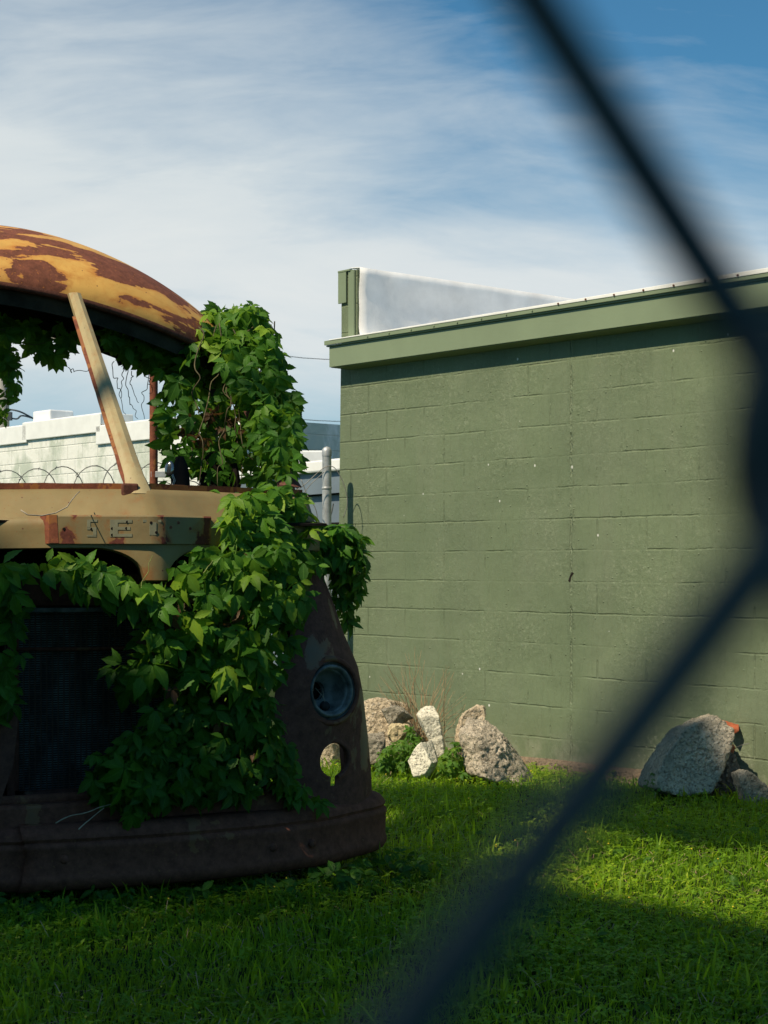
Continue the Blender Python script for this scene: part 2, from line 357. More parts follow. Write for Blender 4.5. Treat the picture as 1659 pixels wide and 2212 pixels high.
# parapet on the far end wall
PT=3.515
m=MB(); m.box((.125,(BD+.0)/2+.002,(2.95+PT)/2),(.185,BD,PT-2.95)); m.build('parapet',M['wall'],gb,bevel=.004)
m=MB(); G=[]
for i in range(90):
    y=.012+ (BD-.02)*i/89
    row=[]
    for j in range(14):
        z=2.96+(PT+.012-2.96)*j/13
        x=.228+.016*mn.noise(Vector((y*3.0,z*5,1)))+.006*mn.noise(Vector((y*9,z*3,4)))+(.05*(1-j/3)**2 if j<3 else 0)
        row.append((x,y,z))
    row.append((.12,y,PT+.022+.006*mn.noise(Vector((y*3,0,2)))))
    G.append(row)
m.grid(G); m.build('roof_membrane',M['membrane'],gb,smooth=True,solid=.006)
m=MB(); m.box((.062,-.010,PT-.115),(.092,.012,.235)); m.box((.085,-.004,PT+.004),(.14,.03,.014)); m.build('parapet_cap',M['trim'],gb,bevel=.002)
m=MB(); m.box((.165,-.006,(2.97+PT)/2),(.075,.008,PT-2.97)); m.box((.19,-.013,(2.97+PT)/2),(.02,.006,PT-2.97)); m.build('corner_flashing',M['trim'],gb,bevel=.002)
OH=.11; x0=.03; ZF=2.802
m=MB(); m.box(((x0+LN)/2,-OH+.006,ZF+.075),(LN-x0,.014,.15)); 
m.hexa([(x0+.002,-OH+.014,ZF+.001),(x0+.018,-OH+.014,ZF+.001),(x0+.128,-.001,ZF+.001),(x0+.112,-.001,ZF+.001)],[(x0+.002,-OH+.014,ZF+.149),(x0+.018,-OH+.014,ZF+.149),(x0+.128,-.001,ZF+.149),(x0+.112,-.001,ZF+.149)]); m.build('fascia',M['trim'],gb,bevel=.002)
m=MB(); m.add([(x0+.01,-OH+.01,ZF+.006),(LN,-OH+.01,ZF+.006),(LN,-.0,ZF-.012),(x0+.12,-.0,ZF-.012)],[(0,1,2,3)]); m.build('soffit',M['trim'],gb,solid=.01)
m=MB(); m.hexa([(x0-.03,-OH-.026,ZF+.163),(LN,-OH-.026,ZF+.163),(LN,-OH-.014,ZF+.163),(x0-.03,-OH-.014,ZF+.163)],[(x0-.03,-OH-.026,ZF+.195),(LN,-OH-.026,ZF+.192),(LN,-OH-.014,ZF+.192),(x0-.03,-OH-.014,ZF+.195)])
m.box(((x0+LN)/2,-OH/2-.004,ZF+.157),(LN-x0+.04,OH+.020,.012))
m.build('drip_edge',M['trim'],gb,bevel=.002)
m=MB(); m.hexa([(x0+.03,-OH-.030,ZF+.192),(LN,-OH-.030,ZF+.180),(LN,.3,ZF+.180),(x0+.03,.3,ZF+.192)],[(x0+.03,-OH-.030,ZF+.200),(LN,-OH-.030,ZF+.228),(LN,.3,ZF+.228),(x0+.03,.3,ZF+.200)])
pass
m.build('roof_edge_strip',M['whitemetal'],gb,bevel=.003)
for i in range(17):
    x=.5+.235*i; m=MB(); hh=ZF+.178+ (.018 if x>2.2 else 0)
    m.lathe([(0,.006),(.006,.005),(.007,0)],(x,-OH-(.031 if x>2.2 else .027),hh),(0,-1,0),8); m.build('screw',M['screw'] if x>2.2 else M['trim'],gb)
m=MB(); G=[]
for i in range(60):
    x=.6+(LN-.6)*i/59; o=.10+.02*mn.noise(Vector((x*2,0,0)))
    h=.062+.015*mn.noise(Vector((x*1.5,3,0)))
    G.append([(x,-o-.02,-.05),(x,-o,h),(x,-.0,h+.012)])
m.grid(G,flip=True); m.build('footing',M['footing'],gb,smooth=False)
m=MB(); m.box((LN/2+.1,BD/2+.1,2.955),(LN-.3,BD-.5,.03)); m.build('roof',M['membrane'],gb)  # white top added out of view to bounce sun onto the parapet
# chipped hole by the control joint
m=MB(); m.add([(2.335,-.0015,1.235),(2.352,-.0015,1.225),(2.362,-.0015,1.262),(2.385,-.0015,1.285),(2.365,-.0015,1.292),(2.35,-.0015,1.268)],[(0,1,2,3,4,5)][::1]); m.build('crack_hole',M['inner'],gb)

# ------------------------------------------------------------------ ground
def gz(x,y): return 0.0
m=MB(); xs=np.concatenate([np.linspace(-400,-12,6),np.linspace(-10,10,81),np.linspace(12,400,6)]); ys=np.concatenate([np.linspace(-60,-1,5),np.linspace(0,20,81),np.linspace(24,700,10)])
G=[[(x,y,.018*mn.noise(Vector((x*1.1,y*1.1,0))) if (abs(x)<9 and 1<y<19) else 0) for x in xs] for y in ys]
m.grid(G); g=m.build('ground',M['ground'],smooth=True); tag(g,kind='structure')

# ------------------------------------------------------------------ blades and clover
def rotz(v,a):
    c,s=np.cos(a),np.sin(a); o=v.copy(); o[...,0]=v[...,0]*c-v[...,1]*s; o[...,1]=v[...,0]*s+v[...,1]*c; return o
def gnoise(x,y,s,o=0):
    xi=np.asarray(x)*s+o; yi=np.asarray(y)*s+o*1.3
    return (np.sin(xi*1.7+np.sin(yi*2.3+1))+np.sin(yi*1.9+np.sin(xi*1.3+2)*1.5)+np.sin((xi+yi)*2.9)*.6)/2.6
def scatter(n,dens=None):
    Y=4.6+(12.9-4.6)*rng.random(n)**1.0; X=(rng.random(n)*2-1)*(.29*Y+.35)
    keep=rng.random(n)<np.minimum(1,(.29*Y+.35)/4.1*(8/ Y)**.9)
    keep&=rng.random(n)<np.clip(1.25+.9*gnoise(X,Y,.95,5),.25,1)
    d=(X-WC[0])*WN[0]+(Y-WC[1])*WN[1]   # distance in front of the wall plane
    s=(X-WC[0])*WD[0]+(Y-WC[1])*WD[1]
    keep&=~((d<.10)&(s>.2)&(d>-7))
    return X[keep],Y[keep]
def blades(n,h0,h1,w0,w1,name,clump=False):
    X,Y=scatter(n); n=len(X)
    h=h0+(h1-h0)*rng.random(n)**1.6*(1+.35*gnoise(X,Y,2.2)); w=w0+(w1-w0)*rng.random(n)
    if clump: 
        k=gnoise(X,Y,5,3)>.25; X,Y,h,w=X[k],Y[k],h[k],w[k]; n=len(X)
    # shorter, thinner growth right under the wreck
    L_=w2l(np.stack([X,Y,0*X],1)); und=(np.abs(L_[:,0])<1.0)&(L_[:,1]>.15)&(L_[:,1]<2.5); h=np.where(und,h*.55,h)
    az=rng.random(n)*2*np.pi; lean=.15+.75*rng.random(n)**1.3
    tt=np.array([0,.4,.75,1.0]); wd=np.array([.8,1,.7,.05])
    V_=np.zeros((n,8,3))
    for i,(t_,q) in enumerate(zip(tt,wd)):
        out=lean*h*t_**1.9; z=h*t_*(1-.28*lean*t_**2)
        for j,sg in enumerate((-1,1)):
            V_[:,i*2+j,0]=sg*w*q/2; V_[:,i*2+j,1]=out; V_[:,i*2+j,2]=z
    c,s=np.cos(az)[:,None],np.sin(az)[:,None]
    x=V_[...,0]*c-V_[...,1]*s; y=V_[...,0]*s+V_[...,1]*c
    V_[...,0]=x+X[:,None]; V_[...,1]=y+Y[:,None]; V_[...,2]-=.004
    q=np.array([[0,1,3,2],[2,3,5,4],[4,5,7,6]]); Q=(q[None]+(np.arange(n)*8)[:,None,None]).reshape(-1,4)
    tint=np.clip(.42+.28*gnoise(X,Y,1.7)+.26*rng.normal(0,1,n)*.8,0,1)
    A=np.repeat(tint,8); U=np.tile(np.array([[t_,sg*.5,0] for t_ in tt for sg in (-1,1)]),(n,1))
    return fast_mesh(name,V_.reshape(-1,3),Q,M['grass'],smooth=False,attrs={'tint':A,'luv':U})
o=blades(190000,.028,.075,.0035,.007,'grass'); tag(o,'short mown green lawn grass in front of the block building','grass',kind='stuff')
o2=blades(26000,.07,.15,.006,.012,'tall_grass',True); tag(o2,'taller broad grass blades standing out of the lawn in tufts','grass',kind='stuff')
def clover(n):
    X,Y=scatter(n); k=gnoise(X,Y,1.3,7)+rng.normal(0,.45,len(X))>-.1; X,Y=X[k],Y[k]; n=len(X)
    r=.006+.007*rng.random(n); z=.02+.045*rng.random(n); az=rng.random(n)*6.28; P=[];Tn=[]
    tint=np.clip(.5+.3*gnoise(X,Y,1.7)+.2*rng.normal(0,1,n),0,1)
    V_=np.zeros((n,3,4,3))
    for j in range(3):
        a=az+j*2.09; tl=.5*rng.normal(0,1,n)
        dx,dy=np.cos(a),np.sin(a)
        for q,(f,s_) in enumerate([(0,0),(1,-.75),(2.0,0),(1,.75)]):
            V_[:,j,q,0]=X+r*(f*dx-s_*dy); V_[:,j,q,1]=Y+r*(f*dy+s_*dx); V_[:,j,q,2]=z+r*f*tl*.6+(.25*r if s_ else 0)
    Q=np.arange(n*12).reshape(-1,4)
    U=np.tile(np.array([[0,0,0],[.5,.5,0],[1,0,0],[.5,-.5,0]]),(n*3,1))
    return fast_mesh('clover',V_.reshape(-1,3),Q,M['clover'],attrs={'tint':np.repeat(tint,12),'luv':U})
def straw(n):
    X,Y=scatter(n); n=len(X); az=rng.random(n)*6.28; L_=.03+.06*rng.random(n); w=.0012; z=.015+.04*rng.random(n); dz=rng.normal(0,.25,n)*L_
    dx,dy=np.cos(az),np.sin(az); V_=np.zeros((n,4,3))
    for q,(f,s_) in enumerate([(0,-1),(1,-1),(1,1),(0,1)]):
        V_[:,q,0]=X+L_*f*dx-w*s_*dy; V_[:,q,1]=Y+L_*f*dy+w*s_*dx; V_[:,q,2]=z+dz*f
    return fast_mesh('dry_straw',V_.reshape(-1,3),np.arange(n*4).reshape(-1,4),M['twig'])
tag(straw(9000),'dry straw coloured stalks lying in the lawn','straw',kind='stuff')
tag(clover(90000),'low clover and small leafed ground cover mixed through the lawn','clover',kind='stuff')
def flowers(n):
    X,Y=scatter(n); n=len(X); m=MB(); 
    for x,y in zip(X,Y):
        r=.0035+.002*random.random(); z=.05+.04*random.random()
        m.add([(x-r,y,z),(x,y-r,z),(x+r,y,z),(x,y+r,z),(x,y,z+r),(x,y,z-r)],[(0,1,4),(1,2,4),(2,3,4),(3,0,4),(1,0,5),(2,1,5),(3,2,5),(0,3,5)])
    return m.build('yellow_flowers',M['flower'])
tag(flowers(700),'tiny yellow flowers dotted through the grass','flowers',kind='stuff')

# ------------------------------------------------------------------ creeper leaves
def leaflet(ns=11,wid=.30,fold=.22,droop=.22,ser=.10):
    v=[];u=[]
    for i in range(ns):
        s=i/(ns-1); wv=wid*(math.sin(math.pi*min(1,s**.93))**1.1 if 0<s<1 else 0.0)
        if i%2 and s>.25: wv*=1+ser*1.6
        elif s>.25: wv*=1-ser
        z=-droop*s*s
        sh=.035 if i%2 else 0
        v+=[(-wv,s-sh,z+fold*wv),(0,s,z),(wv,s-sh,z+fold*wv)]; u+=[(s,-1,0),(s,0,0),(s,1,0)]
    f=[]
    for i in range(ns-1):
        a=i*3; f+=[(a,a+1,a+4,a+3),(a+1,a+2,a+5,a+4)]
    return np.array(v,float),np.array(f),np.array(u,float)
def compound(seed,five=True):
    r=np.random.default_rng(seed); P=[];F=[];U=[];n=0
    spec=[(0,1.0),(.82,.92),(-.82,.92),(1.72,.72),(-1.72,.72)] if five else [(0,1.0),(1.0,.85),(-1.0,.85)]
    for a,L_ in spec:
        v,f,u=leaflet(wid=.20+.05*r.random(),fold=.12+.45*r.random(),droop=.1+.4*r.random(),ser=.07+.06*r.random())
        v=v*L_*(.88+.24*r.random()); v[:,1]+=.06
        # random roll about own axis and a drop
        ro=r.normal(0,.38); c,s=math.cos(ro),math.sin(ro); x=v[:,0]*c+v[:,2]*s; z=-v[:,0]*s+v[:,2]*c; v[:,0],v[:,2]=x,z
        pi=r.normal(-.22,.25); c,s=math.cos(pi),math.sin(pi); y=v[:,1]*c-v[:,2]*s; z=v[:,1]*s+v[:,2]*c; v[:,1],v[:,2]=y,z
        an=a+r.normal(0,.13); c,s=math.cos(an),math.sin(an); x=v[:,0]*c+v[:,1]*s; y=-v[:,0]*s+v[:,1]*c; v[:,0],v[:,1]=x,y
        P.append(v);F.append(f+n);U.append(u);n+=len(v)
    return np.concatenate(P),np.concatenate(F),np.concatenate(U)
TPL=[compound(i,i%6!=5) for i in range(14)]
def leaves(name,pos,nor,size,mat,parent,tint,up=None,spin=.5,droop=1.0):
    """pos, nor arrays; the middle leaflet points down the slope of the leaf plane"""
    n=len(pos); PV=[];PF=[];PU=[];PT=[];k=0
    for i in range(n):
        v,f,u=TPL[int(rng.integers(len(TPL)))]
        z=nor[i]/np.linalg.norm(nor[i]); dn=np.array([rng.normal(0,.25),rng.normal(0,.25),-1.0*droop]); y=dn-z*np.dot(dn,z)
        if np.linalg.norm(y)<.15: y=np.array([rng.normal(),rng.normal(),0]); y-=z*np.dot(y,z)
        y/=np.linalg.norm(y); a=rng.normal(0,spin); x=np.cross(y,z)
        y2=y*math.cos(a)+x*math.sin(a); x2=np.cross(y2,z)
        PV.append(pos[i]+size[i]*(v[:,:1]*x2+v[:,1:2]*y2+v[:,2:3]*z)); PF.append(f+k); PU.append(u); PT.append(np.full(len(v),tint[i])); k+=len(v)
    return fast_mesh(name,np.concatenate(PV),np.concatenate(PF),mat,parent,True,{'tint':np.concatenate(PT),'luv':np.concatenate(PU)})
def inpoly(x,y,P):
    P=np.asarray(P,float); c=np.zeros(len(x),bool); j=len(P)-1
    for i in range(len(P)):
        a=((P[i,1]>y)!=(P[j,1]>y))&(x<(P[j,0]-P[i,0])*(y-P[i,1])/(P[j,1]-P[i,1]+1e-9)+P[i,0]); c^=a; j=i
    return c
def polysample(P,n):
    P=np.asarray(P,float); lo,hi=P.min(0),P.max(0); X=[];Y=[]
    while sum(map(len,X))<n:
        x=lo[0]+rng.random(n*2)*(hi[0]-lo[0]); y=lo[1]+rng.random(n*2)*(hi[1]-lo[1]); k=inpoly(x,y,P); X.append(x[k]);Y.append(y[k])
    return np.concatenate(X)[:n],np.concatenate(Y)[:n]

n=420; X,Y=scatter(n); k_=gnoise(X,Y,.9,11)>-.2; X,Y=X[k_],Y[k_]; n=len(X)
pos=np.stack([X,Y,.03+.03*rng.random(n)],1); nor=np.stack([rng.normal(0,.35,n),rng.normal(-.3,.35,n),np.ones(n)],1)
o=leaves('broadleaf_weeds',pos,nor,.028+.03*rng.random(n),M['weed'],None,np.clip(rng.normal(.35,.2,n),0,1),spin=3,droop=.3); tag(o,'small broad leafed weeds scattered flat through the lawn','weeds',kind='stuff')
n=230; q_=[(random.uniform(-.95,1.25),random.uniform(-.25,.35)) for _ in range(n)]
pos=l2w(np.array([(a,b+.30*max(0,abs(a)-.5),.02+.07*random.random()) for a,b in q_])); nor=np.stack([rng.normal(0,.4,n),rng.normal(-.6,.4,n),np.ones(n)],1)
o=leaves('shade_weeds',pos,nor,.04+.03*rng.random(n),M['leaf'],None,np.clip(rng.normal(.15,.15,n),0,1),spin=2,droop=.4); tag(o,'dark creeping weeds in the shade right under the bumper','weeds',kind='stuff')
# ------------------------------------------------------------------ the wrecked bus cab (local frame l,b,z)
byaw=math.atan2(BL[1],BL[0])
bus=empty('wrecked_bus',(BO[0],BO[1],0),byaw,'rusting yellow and beige bus front without glass, overgrown by creeper','bus wreck')
# --- roof dome
lc,bc,ra,rc,ry,zr,rh,re_,rd,rp,rt1,rt2=-.011,1.735,.97,.528,-.03,2.664,.27,2.213,.171,1.062,-.198,.201
def roofpt(th,ph,sc=1.0,dz=0):
    ct,st=math.cos(th),math.sin(th); q=2/re_
    x=ra*sc*math.copysign(abs(ct)**q,ct); y=(rc if st<0 else .30)*sc*math.copysign(abs(st)**q,st)
    r=math.cos(ph); lx=lc+x*r*math.cos(ry)-y*r*math.sin(ry); by=bc+x*r*math.sin(ry)+y*r*math.cos(ry)
    return (lx,by,zr+rh*sc*math.sin(ph)**rp-rd*(lx-lc)**2+rt1*(lx-lc)+rt2*(by-bc)+dz)
m=MB(); G=[]
for i in range(41):
    ph=math.pi/2*i/40
    G.append([roofpt(2*math.pi*j/160,ph) for j in range(160)])
m.grid(G,closed=True)
roof=m.build('roof',M['roof'],bus,smooth=True)
# rolled skirt: turns down and inward under the dome
m=MB(); G=[]
for k_,(sc,dz) in enumerate([(1.0,0.0),(1.003,-.012),(.996,-.024),(.975,-.032),(.95,-.034),(.90,-.03)]):
    G.append([roofpt(2*math.pi*j/160,0,sc,dz*(.55 if 0 else 1)) for j in range(160)])
m.grid(G[::-1],closed=True); m.build('roof_skirt',M['rust'],roof,smooth=True)
m=MB(); G=[]
for i in range(13):
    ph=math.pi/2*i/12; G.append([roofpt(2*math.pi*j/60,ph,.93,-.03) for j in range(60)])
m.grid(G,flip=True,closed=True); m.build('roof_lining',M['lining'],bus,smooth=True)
# header beams beneath the roof, front and rear
def rail(name,th0,th1,sc,dz,h,t,mat,par=bus,n=30):
    m=MB(); G=[]
    for i in range(n+1):
        th=th0+(th1-th0)*i/n; o_=roofpt(th,0,sc,dz); i_=roofpt(th,0,sc-t,dz)
        G.append([o_,(o_[0],o_[1],o_[2]-h),(i_[0],i_[1],i_[2]-h),i_])
    m.grid(G,closed=True); return m.build(name,mat,par)
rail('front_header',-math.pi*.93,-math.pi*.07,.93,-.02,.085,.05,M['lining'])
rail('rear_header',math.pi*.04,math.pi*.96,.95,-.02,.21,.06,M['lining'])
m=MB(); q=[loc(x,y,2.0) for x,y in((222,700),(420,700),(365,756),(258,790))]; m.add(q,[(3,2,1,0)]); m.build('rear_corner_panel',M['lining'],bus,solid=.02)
# --- cowl: V nose
TV=.36
def nb(l,z):   # b of nose surface
    return TV*max(0,abs(l)-.02)+ (0.015 if abs(l)<.03 else 0)*0
ls=np.concatenate([np.linspace(-.86,-.30,12),np.linspace(-.27,.27,37),np.linspace(.30,.80,12)])
def zbot(l):
    a=abs(l-(.0)); 
    if a<.045: return 1.275
    if a<.235: 
        t_=(a-.045)/.19; return 1.275+.128*math.sqrt(max(0,1-(1-t_)**2))**.95 if t_>0 else 1.275
    return 1.403
prof=[(.205,1.640),(.185,1.640),(.155,1.632),(.130,1.612),(.055,1.524),(.048,1.518)]
m=MB(); G=[]
for l in ls: G.append([(l,nb(l,0)+b,z-.012*max(0,abs(l)-.3)) for b,z in prof])
m.grid(G); cowl=m.build('cowl_panel',M['nose'],bus,smooth=True,solid=.004,auto=35)
m=MB(); G=[]
for l in ls:
    zb=zbot(l); r=[(.046,1.522),(.020,1.520),(.010,1.510),(.004,1.49)]
    for q in range(6): r.append((.004-.004*q/5, 1.48+(zb-1.48)*(q+1)/6))
    r.append((.02,zb-.006)); r.append((.06,zb-.004))
    G.append([(l,nb(l,0)+b,z-.012*max(0,abs(l)-.3)) for b,z in r])
m.grid(G); m.build('nose_panel',M['nose'],bus,smooth=True,solid=.004,auto=40)
# window sill flange, bright rust
m=MB()
for l0,l1 in((-.86,-.03),(.03,.80)):
    G=[]
    for l in np.linspace(l0,l1,20): 
        b=nb(l,0)+.205; G.append([(l,b,1.640),(l,b-.003,1.664+.003*mn.noise(Vector((l*9,0,0)))),(l,b+.012,1.664),(l,b+.014,1.638)])
    m.grid(G)
m.build('window_sill',M['brightrust'],bus)
# name plate wrapped round the nose
m=MB(); lsP=np.concatenate([np.linspace(-.40,-.05,14),np.linspace(-.04,.04,7),np.linspace(.05,.245,9)]); G=[]
for l in lsP:
    b=nb(l,0); zt=1.530; zb_=max(zbot(l)+.012,1.418); 
    G.append([(l,b+.016,zt+.001),(l,b-.006,zt),(l,b-.0125,zt-.006),(l,b-.013,(zt+zb_)/2),(l,b-.013,zb_),(l,b+.0,zb_-.002)])
m.grid(G); plate=m.build('name_plate',M['plate'],bus,smooth=True,auto=40)
m=MB(); b=nb(-.40,0); m.hexa([(-.425,b+.03,1.418),(-.40,b-.013,1.418),(-.397,b-.010,1.418),(-.42,b+.03,1.418)],[(-.425,b+.03,1.53),(-.40,b-.013,1.53),(-.397,b-.010,1.53),(-.42,b+.03,1.53)])
m.hexa([(-.40,b-.0145,1.42),(-.365,b-.0125-.0145,1.42),(-.365,b-.0115,1.42),(-.40,b,1.42)],[(-.40,b-.0145,1.53),(-.372,b-.0125-.0120,1.53),(-.365,b-.0115,1.53),(-.40,b,1.53)]); m.build('plate_end',M['brightrust'],plate)
ghost=simple('letter_ghost_paint',(.21,.20,.125),.6,.1,30,.0008)
def ghostlet(rects,name):
    m=MB()
    for (a0,z0,a1,z1) in rects:
        v=[(a,nb(a,0)-.0150,z) for a,z in((a0,z0),(a1,z0),(a1,z1),(a0,z1))]; m.add(v+[(p[0],p[1]+.002,p[2]) for p in v],[(0,1,2,3),(0,4,5,1),(1,5,6,2),(2,6,7,3),(3,7,4,0)])
    m.build(name,ghost,plate)
ghostlet([(-.178,1.445,-.150,1.512),(-.15,1.500,-.098,1.512),(-.15,1.472,-.105,1.484),(-.15,1.445,-.098,1.457)],'letter_E')
ghostlet([(-.058,1.502,.012,1.512),(-.034,1.452,-.008,1.502)],'letter_T')
ghostlet([(-.262,1.503,-.225,1.512),(-.262,1.48,-.250,1.503),(-.262,1.473,-.228,1.482),(-.240,1.45,-.228,1.473),(-.262,1.445,-.228,1.452)],'letter_S')
for a,z in [(-.345,1.475),(-.245,1.475),(-.17,1.477),(-.118,1.478),(-.115,1.503),(-.028,1.500),(-.008,1.462),(.055,1.483),(.09,1.502),(.145,1.48),(-.17,1.452)]:
    m=MB(); r=.0055; m.lathe([(0,0),(r,0),(r*1.1,-.003)],(a,nb(a,0)-.0155,z),(0,-1,0),10); m.build('bolt_hole',M['inner'],plate)
# --- windshield posts
def post(name,bot,top,w0,w1,t,mat,flange=None,parent=bus):
    bot,top=np.array(bot,float),np.array(top,float); m=MB(); G=[]
    for i in range(13):
        s=i/12; c=bot+(top-bot)*s; w=(w0+(w1-w0)*s+ (.03*(1-s/.12)**2 if s<.12 else 0)+(.0))/2; 
        G.append([c+np.array(q) for q in((-w,.01,0),(-w*.55,-.014,0),(w*.1,-.022,0),(w*.75,-.008,0),(w,.02,0),(w*.9,t,0),(-w*.9,t,0))])
    m.grid(G,closed=True,flip=True); o=m.build(name,mat,parent,smooth=True,auto=30)
    if flange:
        m=MB(); G=[]
        for i in range(25):
            s=(i/24)*.87; c=bot+(top-bot)*s; w=(w0+(w1-w0)*s)/2; jit=.004*mn.noise(Vector((s*14,1,0)))
            G.append([c+np.array(q) for q in((-w+.006,.012,0),(-w-.013+jit,.020,0),(-w-.013+jit,.026,0),(-w+.004,.03,0))])
        m.grid(G,closed=True,flip=True); m.build('glass_channel',M['brightrust'],o)
    return o
pb=loc(305,1066,.16); pt=loc(163,633,1.16)
post('windshield_post',pb,pt,.085,.058,.05,M['pillar'],True)
pr=loc(632,1052,.52); prt=loc(455,700,1.62)
post('windshield_post',pr,prt,.075,.06,.06,M['fender'])
m=MB(); m.box((pb[0]-.045,pb[1]+.006,pb[2]+.010),(.07,.02,.06)); m.build('post_foot',M['rust'],bus,bevel=.008)
post('windshield_post',(-.80,.50,1.64),(-1.02,.62,2.45),.075,.06,.06,M['pillar'])
# --- cheek / fender with headlight
Ysil=7.65
sil={1050:638,1130:665,1180:682,1240:700,1300:722,1370:745,1405:760,1440:774,1500:785,1600:796,1690:803,1760:803}
inn={1050:600,1130:600,1180:640,1240:648,1300:648,1370:625,1405:612,1440:600,1500:592,1600:598,1690:622,1760:640}
bfz={1050:.42,1130:.36,1180:.30,1240:.25,1300:.20,1370:.145,1405:.12,1440:.10,1500:.095,1600:.11,1690:.13,1760:.14}
ky=sorted(sil); 
def itp(d,y): return np.interp(y,ky,[d[q] for q in ky])
def cheek_rows(ny=70,ns=56,y0=1050,y1=1760,side=1):
    G=[]
    for y in np.linspace(y0,y1,ny):
        xs_,xi,bf=itp(sil,y),itp(inn,y),itp(bfz,y); z=CH+(HZ-y)*K*(7.5)
        li=loc(xi,y,bf)[0]; rhs=.891+(xs_-829.5)*K*Ysil; D=.42
        # silhouette condition
        q=rhs-.9135*li+.4068*(bf+D); Wm=math.sqrt(max(1e-4,q*q-(.4068*D)**2))/.9135
        row=[]
        for i in range(ns):
            if i<ns*.72:
                t_=i/(ns*.72-1)*math.pi/2; row.append((li+Wm*math.sin(t_),bf+D*(1-math.cos(t_)),z))
            else:
                s=(i-ns*.72+1)/(ns*.28); row.append((li+Wm+.012*s,bf+D+ .30*s,z))
        G.append([(side*a,b,c) for a,b,c in row])
    return np.array(G)
GC=cheek_rows()
W_=l2w(GC.reshape(-1,3)); pxs=W_[:,0]/W_[:,1]/K+829.5; pys=HZ-(W_[:,2]-CH)/W_[:,1]/K
def onsurf(px,py):
    g=GC[:,:int(56*.62)]; w_=l2w(g.reshape(-1,3)); a=w_[:,0]/w_[:,1]/K+829.5; b=HZ-(w_[:,2]-CH)/w_[:,1]/K
    i=np.argmin((a-px)**2+(b-py)**2); return g.reshape(-1,3)[i]
hc=onsurf(715,1497); fc=onsurf(718,1643)
nh=Vector((.227,-.966,.05)).normalized(); nf=Vector((.16,-.98,.0)).normalized()
def fender(side):
    g=GC.copy(); g[...,0]*=side
    # swell round the lamp
    c=np.array([hc[0]*side,hc[1],hc[2]]); d=np.linalg.norm(g-c,axis=2)
    g[...,1]-= .030*np.exp(-(d/.165)**2)
    m=MB(); m.grid(g[::-1] if side==1 else g); o=m.build('front_fender',M['fender'],bus,smooth=True,solid=.006)
    def cyl(c,n,r,ln=.5,nn=40):
        m=MB(); m.lathe([(0,-ln),(r,-ln),(r,ln),(0,ln)],c,n,nn); return m.build('cutter',None,bus)
    n1=Vector((nh.x*side,nh.y,nh.z)); n2=Vector((nf.x*side,nf.y,nf.z))
    h_=(hc[0]*side,hc[1],hc[2]); f_=(fc[0]*side,fc[1],fc[2])
    nb_=MB(); nb_.box((f_[0],f_[1],f_[2]-.085),(.024,.5,.05),rz=0); nbo=nb_.build('cutter',None,bus)
    cut(o,[cyl(h_,n1,.122,.16),cyl(f_,n2,.071,.3),nbo])
    o.data.polygons.foreach_set('use_smooth',[True]*len(o.data.polygons)); o.data.set_sharp_from_angle(angle=R(40))
    base=Vector(h_)+n1*.012
    m=MB(); m.lathe([(.148,-.022),(.146,-.002),(.138,.006),(.128,.004),(.124,-.004),(.121,-.03)],base,n1,48)
    hl=m.build('headlight',M['rust'],o,smooth=True)
    m=MB(); m.lathe([(.112,-.03),(.111,.000),(.105,.006),(.098,.004),(.094,-.006),(.090,-.016)],base,n1,48)
    G=m.v[0].reshape(-1,48,3); 
    for i in range(G.shape[0]):
        for j in range(48): G[i,j]+=.0025*np.array(mn.noise_vector(Vector(G[i,j]*38)))
    m.build('headlight_ring',M['chrome'],hl,smooth=True)
    m=MB(); m.lathe([(.122,-.004),(.120,-.035),(.090,-.014),(.086,-.035),(.078,-.070),(.062,-.098),(.040,-.112),(.038,-.135)],base,n1,48); m.build('headlight_bucket',M['chrome'],hl,smooth=True)
    m=MB(); m.lathe([(.04,-.112),(.038,-.16),(0,-.16)],base,n1,20); m.build('socket_hole',M['inner'],hl)
    b0=np.array(base); n_=np.array(n1); dn=np.array([0,0,-1.])
    m=MB()
    for q in(-.01,.012):
        m.tube([b0-n_*.13+np.array([q,0,0]),b0-n_*.095+np.array([q*1.5,0,.012]),b0-n_*.06+dn*.028,b0-n_*.045+dn*.055],.0016,6)
    m.build('wire',M['stemlight'],hl,smooth=True)
    m=MB(); m.lathe([(0,-.014),(.02,-.012),(.022,0),(.018,.012),(0,.014)],b0-n_*.05+dn*.062,(.3,-.5,.7),14); m.build('bulb_socket',M['rubber'],hl,smooth=True)
    m=MB(); m.lathe([(.071,-.02),(.071,.004),(.078,.007),(.088,.003)],Vector(f_)+n2*.004,n2,40); 
    v=m.v[0]; k_=~((abs(v[:,0]-f_[0])<.016)&(v[:,2]<f_[2]-.05)); 
    fm=[q for q in m.f if all(k_[i] for i in q)]; m.f=fm; m.build('lamp_opening_rim',M['rust'],o,smooth=True)
    return o
fender(1); fender(-1)
